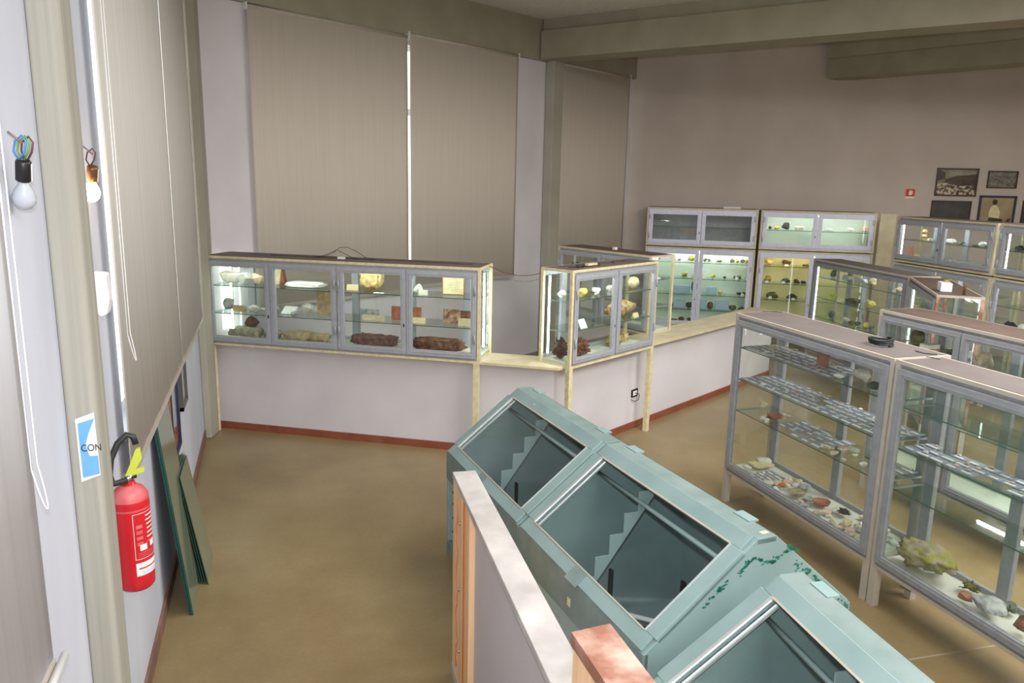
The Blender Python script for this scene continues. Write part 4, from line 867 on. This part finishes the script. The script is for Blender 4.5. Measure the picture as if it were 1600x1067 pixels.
# ------------------------------------------------------------------ roller blinds
def blind(label, loc, ang, x0, x1, z0, z1, mt, chain=None, off=-.05, barm='cream_grey'):
    r = empty('roller_blind', loc, rz(ang), label, 'blind')
    vs = []; n = 40; fs = []
    for k in range(n+1):
        x = x0+(x1-x0)*k/n; y = off+.0015*math.sin(k*.9)+.001*math.sin(k*2.3)
        vs += [(x,y,z0),(x,off,z1),(x,y+.002,z0),(x,off+.002,z1)]
    for k in range(n):
        a = 4*k; fs += [(a,a+4,a+5,a+1),(a+2,a+3,a+7,a+6),(a,a+2,a+6,a+4),(a+1,a+5,a+7,a+3)]
    fs += [(0,1,3,2),(4*n,4*n+2,4*n+3,4*n+1)]
    MB().add(vs, fs, mt, True).build('fabric', r)
    MB().box(x0,x1,off-.008,off+.012,z0-.03,z0+.002,barm).build('bottom_bar', r)
    MB().tube([(x0-.002,off+.012,z1+.015),(x1+.002,off+.012,z1+.015)],.022,'cream_grey').build('roller_tube', r)
    for x in (x0-.014,x1+.003): MB().box(x,x+.010,off-.015,.0,z1-.02,z1+.05,'wplastic').build('bracket', r)
    if chain:
        cx, zl, sw = chain
        pts = [(cx,off-.02,z1)] + [(cx, off-.02, zl+.15)] + [(cx+sw*.5*(1-math.cos(math.pi*k/10)), off-.02-.02*math.sin(math.pi*k/10), zl+.15-.12*math.sin(math.pi*k/10)) for k in range(11)] + [(cx+sw,off-.02,z1)]
        MB().tube(pts,.002,'wplastic',6).build('pull_chain', r)
    return r
blind('wide beige roller blind left of the bright slit in the window wall', K, 60, .60, 2.595, 1.17, 4.08, 'blind', off=-.075)
blind('beige roller blind right of the bright slit in the window wall', K, 60, 2.63, 4.50, 1.21, 4.11, 'blind', off=-.075)
blind('narrow beige roller blind beyond the olive column', K, 60, 5.45, 7.13, 1.25, 4.12, 'blind', off=-.075)
LW = Vector((-.66,0,0))
blind('grey roller blind on the left wall behind the lit bulb', LW, 0, 3.535, 5.74, 1.20, 4.15, 'blind_left', chain=(3.60,1.66,.06), off=-.045)
blind('far grey roller blind on the left wall next to the corner column', LW, 0, 5.775, 7.55, 1.20, 4.15, 'blind_left', off=-.045)
blind('nearest pale roller blind, cut by the left edge of the picture', LW, 0, .35, 2.20, 1.17, 4.10, 'blind_near', chain=(2.13,1.60,.05), off=-.04)

# ------------------------------------------------------------------ things on the left wall
def bulb(name, label, loc, tilt, lit):
    r = empty(name, loc, 0, label, 'light bulb'); h = bpy.data.objects.new
    gl = MB().add(*lathe([(.012,0),(.014,-.012),(.024,-.03),(.0295,-.048),(.028,-.064),(.019,-.078),(.008,-.084),(0,-.085)],18), 'bulb_on' if lit else 'bulb', True).build('glass_bulb', r)
    ho = MB().add(*lathe([(0,.055),(.016,.055),(.019,.05),(.0195,.0),(.014,-.004),(0,-.004)],18), 'copper' if lit else 'bplastic', True).build('lamp_holder', r)
    MB().box(.012,.0205,-.003,.003,.0,.048,'wplastic').build('holder_stripe', ho)
    wires = ('wire_brown',) if lit else ('wire_blue','wire_green','wire_brown')
    for k, wm in enumerate(wires):
        s = (k-1)*.008
        MB().tube([(s,0,.05),(s-.014,.004*k,.075),(s-.012,.006,.10),(s+.004,.004,.12),(s+.016,-.002,.108),(s+.012,0,.08),(s+.002,0,.056)],.0028,wm,6).build('wire', r)
    MB().tube([(0,0,.1),(-.035,0,.125)],.003,'wire_grey',6).build('wire', r)
    r.rotation_euler = (R(tilt), R(tilt*.5), 0)
    return r
bulb('light_bulb', 'unlit frosted bulb in a black holder hanging from coloured wires on the white wall', (-.618,2.40,2.475), 18, False)
bulb('light_bulb', 'glowing warm bulb hanging between the grey column and the left blind', (-.605,3.20,2.47), 22, True)
bx = empty('sensor_box', (-.60,3.14,2.06), 0, 'white plastic sensor box on a stubby bracket beside the grey column', 'sensor')
MB().prof([(-.02,.08),(.028,.075),(.034,-.02),(.022,-.075),(.0,-.085),(-.012,-.07)], -.03,.045,'wplastic').build('housing', bx, bevel=.006)
MB().box(-.06,-.01,-.045,-.01,.035,.075,'wplastic').box(-.06,-.048,-.06,.02,.01,.1,'wplastic').build('bracket', bx)
st = empty('sticker', (-.628,2.742,1.60), 0, 'torn blue and white sticker reading CON on the grey column', 'sticker')
MB().add([(.012,0,-.12),(.086,-.0,-.10),(.082,0,.12),(.01,0,.10)],[(0,1,2,3)],'cardwhite').build('paper', st)
MB().add([(.020,-.0015,-.105),(.084,-.0015,-.095),(.083,-.0015,-.03),(.052,-.0015,-.03),(.040,-.0015,.01),(.056,-.0015,.05),(.082,-.0015,.10),(.018,-.0015,.085)],[(0,1,2,3,4,5,6,7)],'blueprint').build('blue_print', st)
def text(s, size, mt, parent, loc, rot, ext=.0005):
    cu = bpy.data.curves.new('t', 'FONT'); cu.body = s; cu.size = size; cu.extrude = ext
    o = bpy.data.objects.new('t', cu); COL.objects.link(o); bpy.context.view_layer.update()
    dg = bpy.context.evaluated_depsgraph_get(); me = bpy.data.meshes.new_from_object(o.evaluated_get(dg)); bpy.data.objects.remove(o)
    me.materials.clear(); me.materials.append(M[mt]); q = bpy.data.objects.new('lettering', me); COL.objects.link(q)
    q.parent = parent; q.location = loc; q.rotation_euler = rot; return q
st.location.x -= .012; st.scale = (.8,1,1)
text('CON', .034, 'hose', st, (.022,-.003,-.012), (R(90),0,0))

# fire extinguisher
ex = empty('fire_extinguisher', (-.565,3.17,.86), 0, 'red fire extinguisher with yellow-green lever hanging on the left wall', 'fire extinguisher')
MB().add(*lathe([(0,.02),(.045,.012),(.058,.0),(.068,.012),(.070,.05),(.070,.36),(.066,.395),(.05,.42),(.026,.435),(.022,.45),(0,.45)],28),'red',True).build('cylinder', ex)
MB().add(*lathe([(.0705,.34),(.0668,.396),(.0508,.421),(.0268,.436)],28),'reddust',True).build('dusty_shoulder', ex)
MB().tube([(0,0,.445),(0,0,.475)],.018,'chrome').tube([(0,0,.465),(.03,0,.468)],.009,'bplastic').build('valve', ex)
MB().prof([(-.01,.47),(.012,.465),(.055,.54),(.05,.585),(.036,.58),(.01,.515)], -.009,.009,'yellowgreen').prof([(.0,.468),(.06,.485),(.062,.505),(.0,.488)], -.008,.008,'yellowgreen').build('lever', ex)
MB().tube([(-.0,-.02,.46),(-.045,-.035,.455),(-.058,-.035,.49),(-.052,-.02,.55),(-.025,-.01,.61),(.008,0,.64),(.03,0,.63),(.037,0,.60)],.0125,'hose',10).build('hose', ex)
lb = MB(); seg = 10
def wrap(b, a0, a1, z0, z1, r_, mt, n=10):
    vs = []; 
    for k in range(n+1):
        a = R(a0+(a1-a0)*k/n); vs += [(r_*math.cos(a),r_*math.sin(a),z0),(r_*math.cos(a),r_*math.sin(a),z1)]
    b.add(vs, [(2*k,2*k+2,2*k+3,2*k+1) for k in range(n)], mt, True)
wrap(lb,-78,20,.07,.125,.0707,'cardwhite')
lb.build('service_label', ex)
b = MB()
for z in (.14,.33): wrap(b,-78,20,z,z+.002,.0707,'cardwhite')
wrap(b,-78,-76.5,.14,.33,.0707,'cardwhite')
for k in range(7):
    z = .312-.018*k; wrap(b,-38+rnd.uniform(0,6),12+rnd.uniform(-9,6),z,z+.006,.0708,'reddust' if k==6 else 'cardwhite')
for k in range(4): 
    z = .27-.024*k; wrap(b,-70,-50,z,z+.014,.0707,'reddust')
wrap(b,-62,-38,.175,.20,.0709,'cardwhite'); wrap(b,-25,-3,.18,.205,.0709,'cardwhite')
for k in range(3): wrap(b,-70,10,.165-.008*k,.168-.008*k,.0708,'reddust')
b.build('instructions', ex)
b = MB(); wrap(b,-70,0,.098,.104,.0712,'red'); wrap(b,-64,-10,.085,.087,.0712,'blueprint'); wrap(b,-60,-5,.078,.080,.0712,'blueprint'); b.build('label_print', ex)
MB().box(-.095,-.07,-.02,.02,.38,.46,'chrome').tube([(-.08,0,.44),(-.02,0,.455)],.006,'chrome').build('wall_hook', ex)
# pictures leaning out under the blinds
def picture(label, y0, y1, z0, z1, mt, w=.028, mount='cardwhite', inside='blind', low=None):
    r = empty('picture_frame', (-.66,y0,z0), R(90), label, 'picture')
    # local x = +world y ; local y = -world x -> towards wall
    L = y1-y0; h = z1-z0; f = MB()
    for a0,a1,c0,c1 in ((0,L,0,w),(0,L,h-w,h),(0,w,0,h),(L-w,L,0,h)): f.box(a0,a1,-.03,0,c0,c1,mt)
    f.build('frame', r); MB().box(w,L-w,-.012,-.004,w,h-w,inside).build('print', r)
    MB().box(w,L-w,-.018,-.014,w,h-w,'glass').build('pane', r)
    if low: MB().box(w,L-w,-.0135,-.012,w,w+(h-2*w)*.22,low).build('caption_strip', r)
    return r
picture('brown wooden frame hanging left of the navy frame under the blind', 4.84,5.10,.90,1.32,'wood_frame',inside='cardwhite',low='tan')
picture('tall navy picture frame hanging lowest under the left blind', 5.15,5.55,.66,1.30,'navy_frame',inside='plaster_cool',low='brick')
picture('grey-framed picture with a red inner edge, farthest under the left blind', 5.78,6.12,.82,1.32,'grey_frame',inside='cardwhite')
# leaning glass sheets
def sheet(name, label, y0, y1, xb, xt, h, mt='sheet_glass', group=None, t=.01, skew=0):
    r = MB().add([(xb,y0,0),(xb,y1,0),(xt,y1+skew,h),(xt,y0+skew,h),(xb-t,y0,0),(xb-t,y1,0),(xt-t,y1+skew,h),(xt-t,y0+skew,h)],
        [(0,1,2,3)], mt).add([(xb,y0,0),(xb,y1,0),(xt,y1+skew,h),(xt,y0+skew,h),(xb-t,y0,0),(xb-t,y1,0),(xt-t,y1+skew,h),(xt-t,y0+skew,h)],[(4,7,6,5),(0,4,5,1),(3,2,6,7),(0,3,7,4),(1,5,6,2)],'sheet_edge').build(name)
    return tag(r, label, 'glass sheet', group)
sheet('glass_sheet','tallest green-edged glass sheet leaning on the left wall', 4.38,4.86,-.50,-.628,1.28,t=.012)
sheet('glass_sheet','second tall green-edged glass sheet directly behind the tallest one', 4.39,4.87,-.516,-.643,1.275,t=.01)
for k in range(6):
    sheet('glass_sheet','small glass sheet in the leaning stack beside the tall sheets, under the frames', 4.72+.008*k,5.12+.008*k,-.44-.016*k,-.56-.012*k,.72+.006*(k%3),group='small glass sheets stacked against the left wall',t=.005)
# drain pipe stub bottom left
tag(MB().tube([(-.60,2.24,1.155),(-.60,1.7,1.155)],.012,'wplastic').build('curtain_pull_rod'),'white rod at the bottom left corner of the nearest blind','rod')

# ------------------------------------------------------------------ back wall pictures and sign
def wall_picture(label, s0, s1, z0, z1, fm, w, seedc):
    o = V1 + dB*s0; r = empty('photograph_frame', (o.x,o.y,z0), rz(120), label, 'picture', None)
    L = s1-s0; h = z1-z0; f = MB()
    for a0,a1,c0,c1 in ((0,L,0,w),(0,L,h-w,h),(0,w,0,h),(L-w,L,0,h)): f.box(a0,a1,-.03,-.002,c0,c1,fm)
    f.build('frame', r)
    p = MB().box(w,L-w,-.012,-.004,w,h-w,seedc).build('print', r)
    return r, p, L, h
M['ph_sky'] = mat('photo_sepia', (150,140,120), (96,86,70), .35, 5, detail=8)
M['ph_town'] = mat('photo_town', (196,180,150), (60,44,34), .35, 26, detail=8, lo=.44, hi=.56)
M['ph_dark'] = mat('photo_dark', (46,34,26), (78,52,38), .35, 14, detail=8)
M['ph_grey'] = mat('photo_grey', (134,128,118), (88,84,76), .35, 22, detail=8)
M['ph_mine'] = mat('photo_mine', (66,64,56), (44,42,38), .35, 7, detail=8)
M['ph_room'] = mat('photo_room', (168,150,116), (140,122,92), .35, 4, detail=8)
ppx = {}
def prj(px_list): return px_list
r, p, L, h = wall_picture('large colour photograph of a town under dark hills, top left of the framed group', 4.62,5.19,2.42,2.83,'brown_frame',.02,'ph_sky')
MB().add([(.02,-.0135,.22),(.12,-.0135,.25),(.12,-.0135,.34),(.06,-.0135,.38),(.02,-.0135,.38)],[(0,1,2,3,4)],'ph_dark').add([(.12,-.0135,.20),(.30,-.0135,.15),(.55,-.0135,.16),(.55,-.0135,.33),(.42,-.0135,.31),(.28,-.0135,.30),(.12,-.0135,.24)],[(0,1,2,3,4,5,6)],'ph_dark').build('hills', p)
MB().box(.02,.55,-.0128,-.0121,.02,.19,'ph_town').build('town', p)
r, p, L, h = wall_picture('small grey photograph of railway tracks, top row of the framed group', 5.32,5.72,2.55,2.80,'brown_frame',.015,'ph_grey')
MB().bar((.05,-.013,.16),(.33,-.013,.02),.012,.002,'ph_dark').bar((.09,-.013,.19),(.38,-.013,.03),.008,.002,'ph_dark').build('tracks', p)
r, p, L, h = wall_picture('dark photograph of a mine face, lower left of the framed group', 4.60,5.15,2.02,2.35,'brown_frame',.015,'ph_mine')
r, p, L, h = wall_picture('navy-framed photograph of a man in a white shirt at a bench', 5.25,5.75,2.0,2.44,'navy_frame',.03,'ph_room')
MB().prof([(.16,.06),(.30,.06),(.30,.20),(.27,.27),(.24,.30),(.20,.30),(.17,.27),(.15,.18)],-.0135,-.0125,'cream').build('shirt', p)
MB().prof([(.215+.035*math.cos(t*math.pi/6), .345+.042*math.sin(t*math.pi/6)) for t in range(12)],-.014,-.013,'ph_dark').build('head', p)
MB().prof([(.14,.03),(.36,.03),(.34,.10),(.16,.12)],-.0142,-.0136,'ph_mine').prof([(.36,.03),(.44,.03),(.46,.10),(.42,.11),(.40,.07)],-.0142,-.0136,'ph_dark').build('bench', p)
r, p, L, h = wall_picture('photograph cut by the right edge of the picture, top row', 5.86,6.3,2.40,2.83,'brown_frame',.018,'ph_sky')
r, p, L, h = wall_picture('grey photograph cut by the right edge of the picture, bottom row', 5.84,6.3,2.02,2.38,'brown_frame',.018,'ph_mine')
o = V1 + dB*4.22
sg = empty('fire_sign', (o.x,o.y,2.40), rz(120), 'small red fire extinguisher sign on the back wall', 'sign')
MB().box(0,.13,-.004,-.001,.0,.11,'signred').build('plate', sg)
MB().box(.045,.085,-.006,-.004,.02,.075,'signwhite').box(.052,.078,-.006,-.004,.078,.09,'signwhite').box(.085,.097,-.006,-.004,.03,.085,'signwhite').build('extinguisher_symbol', sg)
MB().box(.0,.125,-.004,-.001,-.03,-.002,'signwhite').build('caption_strip', sg)

# ------------------------------------------------------------------ wires, hose, boxes on top of cases
def wire(name, label, c, pts, r_=.003, mt='wire_red', cat='wire', group=None):
    return tag(MB().tube([at(c,x,y,z) for x,y,z in pts], r_, mt, 6).build(name), label, cat, group)
rnd = random.Random(3)
def wander(x0,x1,y,z,n,a=.03):
    return [(x0+(x1-x0)*k/n, y+rnd.uniform(-a,a), z+.004) for k in range(n+1)]
wire('electric_wire','dark red wire lying along the top of the long wall case','A', wander(.6,2.6,.22,1.749,26))
wire('electric_wire','grey wire lying along the back of the long wall case top','A', wander(.1,2.7,.33,1.749,24,.02),mt='wire_grey')
wire('electric_wire','looped black wire standing up above the middle of the long wall case','A', [(1.05,.2,1.755),(1.15,.24,1.765),(1.24,.22,1.80),(1.30,.22,1.85),(1.38,.22,1.86),(1.48,.22,1.82),(1.56,.22,1.77),(1.66,.22,1.755)],mt='bplastic',r_=.0025)
wire('electric_wire','second black wire arching beside the looped one above the long wall case','A', [(1.1,.18,1.755),(1.2,.2,1.79),(1.28,.22,1.83),(1.36,.2,1.80),(1.44,.2,1.765),(1.52,.2,1.755)],mt='bplastic',r_=.0025)
cn = MB().box(-.035,.035,-.012,.012,0,.02,'wplastic').build('wire_connector'); cn.location = at('A',1.33,.2,1.7475); cn.rotation_euler=(0,0,rz(120)); tag(cn,'white wire connector on top of the long wall case','connector')
pA, pB = at('A',2.7,.3,1.752), at('B',.15,.25,1.77)
tag(MB().tube([pA.lerp(pB,k/14)-Vector((0,0,.10*math.sin(math.pi*k/14))) for k in range(15)],.003,'wire_red',6).build('electric_wire'),'dark red wire sagging between the two wall cabinets','wire')
tag(MB().tube([(pA+Vector((.02,.04,0))).lerp(pB+Vector((.03,.03,0)),k/14)-Vector((0,0,.16*math.sin(math.pi*k/14))) for k in range(15)],.003,'wire_grey',6).build('electric_wire'),'grey wire sagging lower between the two wall cabinets','wire')
wire('electric_wire','tangled red wire on the top of the crystal cabinet','B', wander(.1,1.2,.18,1.760,20,.05))
wire('electric_wire','black wire tangle near the left end of the crystal cabinet top','B', wander(.12,.5,.12,1.760,12,.05),mt='bplastic')
cn = MB().box(-.07,.07,-.02,.02,0,.018,'cream').build('wire_connector'); cn.location = at('B',.42,.12,1.7665); cn.rotation_euler=(0,0,rz(60)); tag(cn,'cream junction strip on top of the crystal cabinet','connector')
cn = MB().box(-.02,.02,-.02,.02,0,.03,'wplastic').build('wire_connector'); cn.location = at('E',.75,.2,1.7475); cn.rotation_euler=(0,0,rz(158)); tag(cn,'white connector on the brown top of the half-hidden cabinet','connector')
# coiled black hose
pts = []
for k in range(60):
    a = 2*math.pi*k/18; rr = .070 + .004*math.sin(k*.33); pts.append((1.27+rr*math.cos(a), .20+rr*math.sin(a)*.95+.004*math.sin(k*.2), 1.549+.040*k/59+.004*math.sin(a*2)))
wire('rubber_hose','coiled black rubber hose on top of the low vitrine','C1', pts, .0065, 'hose', 'hose')
wire('electric_wire','short black wire with a plug lying near the joint of the two low vitrine tops','C1', [(1.47,.28,1.546),(1.50,.27,1.548),(1.53,.28,1.546),(1.56,.30,1.546),(1.58,.33,1.546)],.003,'bplastic')
wire('electric_wire','thin black wire on the far edge of the low vitrine top','C1', [(.02,.22,1.546),(.015,.28,1.546),(.03,.34,1.546),(.07,.36,1.546)],.0025,'bplastic')
wire('electric_wire','tiny black wire across the cream edge between the low vitrine tops','C2', [(.0,.21,1.547),(.04,.22,1.550),(.07,.24,1.546)],.0025,'bplastic')
wb = empty('white_box', at('C5',1.22,.12,1.5425), rz(216), 'small white carton on the brown top of the pink-ended cabinet', 'box')
MB().box(-.09,.09,-.05,.05,0,.085,'wplastic').build('carton', wb, bevel=.006); MB().box(-.1,-.02,.0,.05,.085,.10,'mustard').build('flap', wb)
tag(MB().add(*lathe([(0,0),(.014,0),(.010,.05),(.018,.07),(.008,.09),(0,.09)],10),'brown',True).build('figurine'),'tiny dark brown figurine beside the white carton','figurine').location = at('C5',1.42,.25,1.5425)
tag(MB().box(-.13,.13,-.03,.03,0,.03,'wplastic').build('lamp_ballast'),'white lamp ballast on top of the unlit upper wall cabinet','ballast').location = at('U1',1.3,.2,2.1475)
bpy.data.objects['lamp_ballast'].rotation_euler = (0,0,rz(120))
# socket with cable on the low wall
ps = cor + dirv(60)*1.33; nx = rz(60)
so = empty('wall_socket', (ps.x,ps.y,.38), nx, 'black-rimmed wall socket with a cable on the low wall', 'socket')
MB().box(-.055,.055,-.012,-.001,-.04,.04,'bplastic').build('surround', so); MB().box(-.036,.036,-.015,-.012,-.024,.024,'wplastic').build('face_plate', so)
MB().tube([(-.06,-.01,-.06),(.0,-.02,-.09),(.05,-.025,-.075),(.06,-.03,-.035),(.03,-.03,-.005),(.0,-.016,.0)],.004,'bplastic',6).build('cable', so)

# ------------------------------------------------------------------ light
def area(name, loc, rot, sx, sy, power, col=(1,1,1), spread=180):
    l = bpy.data.lights.new(name, 'AREA'); l.shape = 'RECTANGLE'; l.size = sx; l.size_y = sy; l.energy = power; l.color = col; l.spread = R(spread)
    o = bpy.data.objects.new(name, l); COL.objects.link(o); o.location = loc; o.rotation_euler = rot; return o
# camera flash: small bright source just above the lens
l = bpy.data.lights.new('camera_flash', 'AREA'); l.shape = 'RECTANGLE'; l.size = .07; l.size_y = .04; l.energy = 50; l.color = (.95,.97,1); l.spread = R(150)
o = bpy.data.objects.new('camera_flash', l); COL.objects.link(o)
fl = Vector((.0,0,H+.14)); o.location = fl
tgt = Vector((2.2,7.0,1.9)); o.rotation_euler = (tgt-fl).to_track_quat('-Z','Y').to_euler()
# overhead fill lights, added out of view to raise the hall's ambient level
area('overhead_fill', (5.5,1.0,4.5), (0,0,0), 3, 3, 340, (1,.98,.95))
area('overhead_fill', (3.2,4.2,4.55), (0,0,0), 2, 2, 110, (1,.98,.95))
area('overhead_fill', (2.0,-1.5,4.5), (0,0,0), 3, 3, 190, (1,.98,.95))
area('overhead_fill', (8.0,5.0,4.0), (0,0,0), 1.5, 1.5, 60, (1,.95,.86))
w = bpy.data.worlds.new('world'); scene.world = w; w.use_nodes = True
bg = w.node_tree.nodes['Background']; bg.inputs[0].default_value = (.95,.98,1,1); bg.inputs[1].default_value = 3.0
scene.view_settings.view_transform = 'Standard'; scene.view_settings.look = 'None'; scene.view_settings.gamma = 1
scene.view_settings.use_curve_mapping = False; scene.view_settings.exposure = 0.32
cy = scene.cycles
cy.transparent_max_bounces = 48; cy.max_bounces = 8; cy.diffuse_bounces = 4; cy.glossy_bounces = 4; cy.use_denoising = True
cy.sample_clamp_indirect = 4
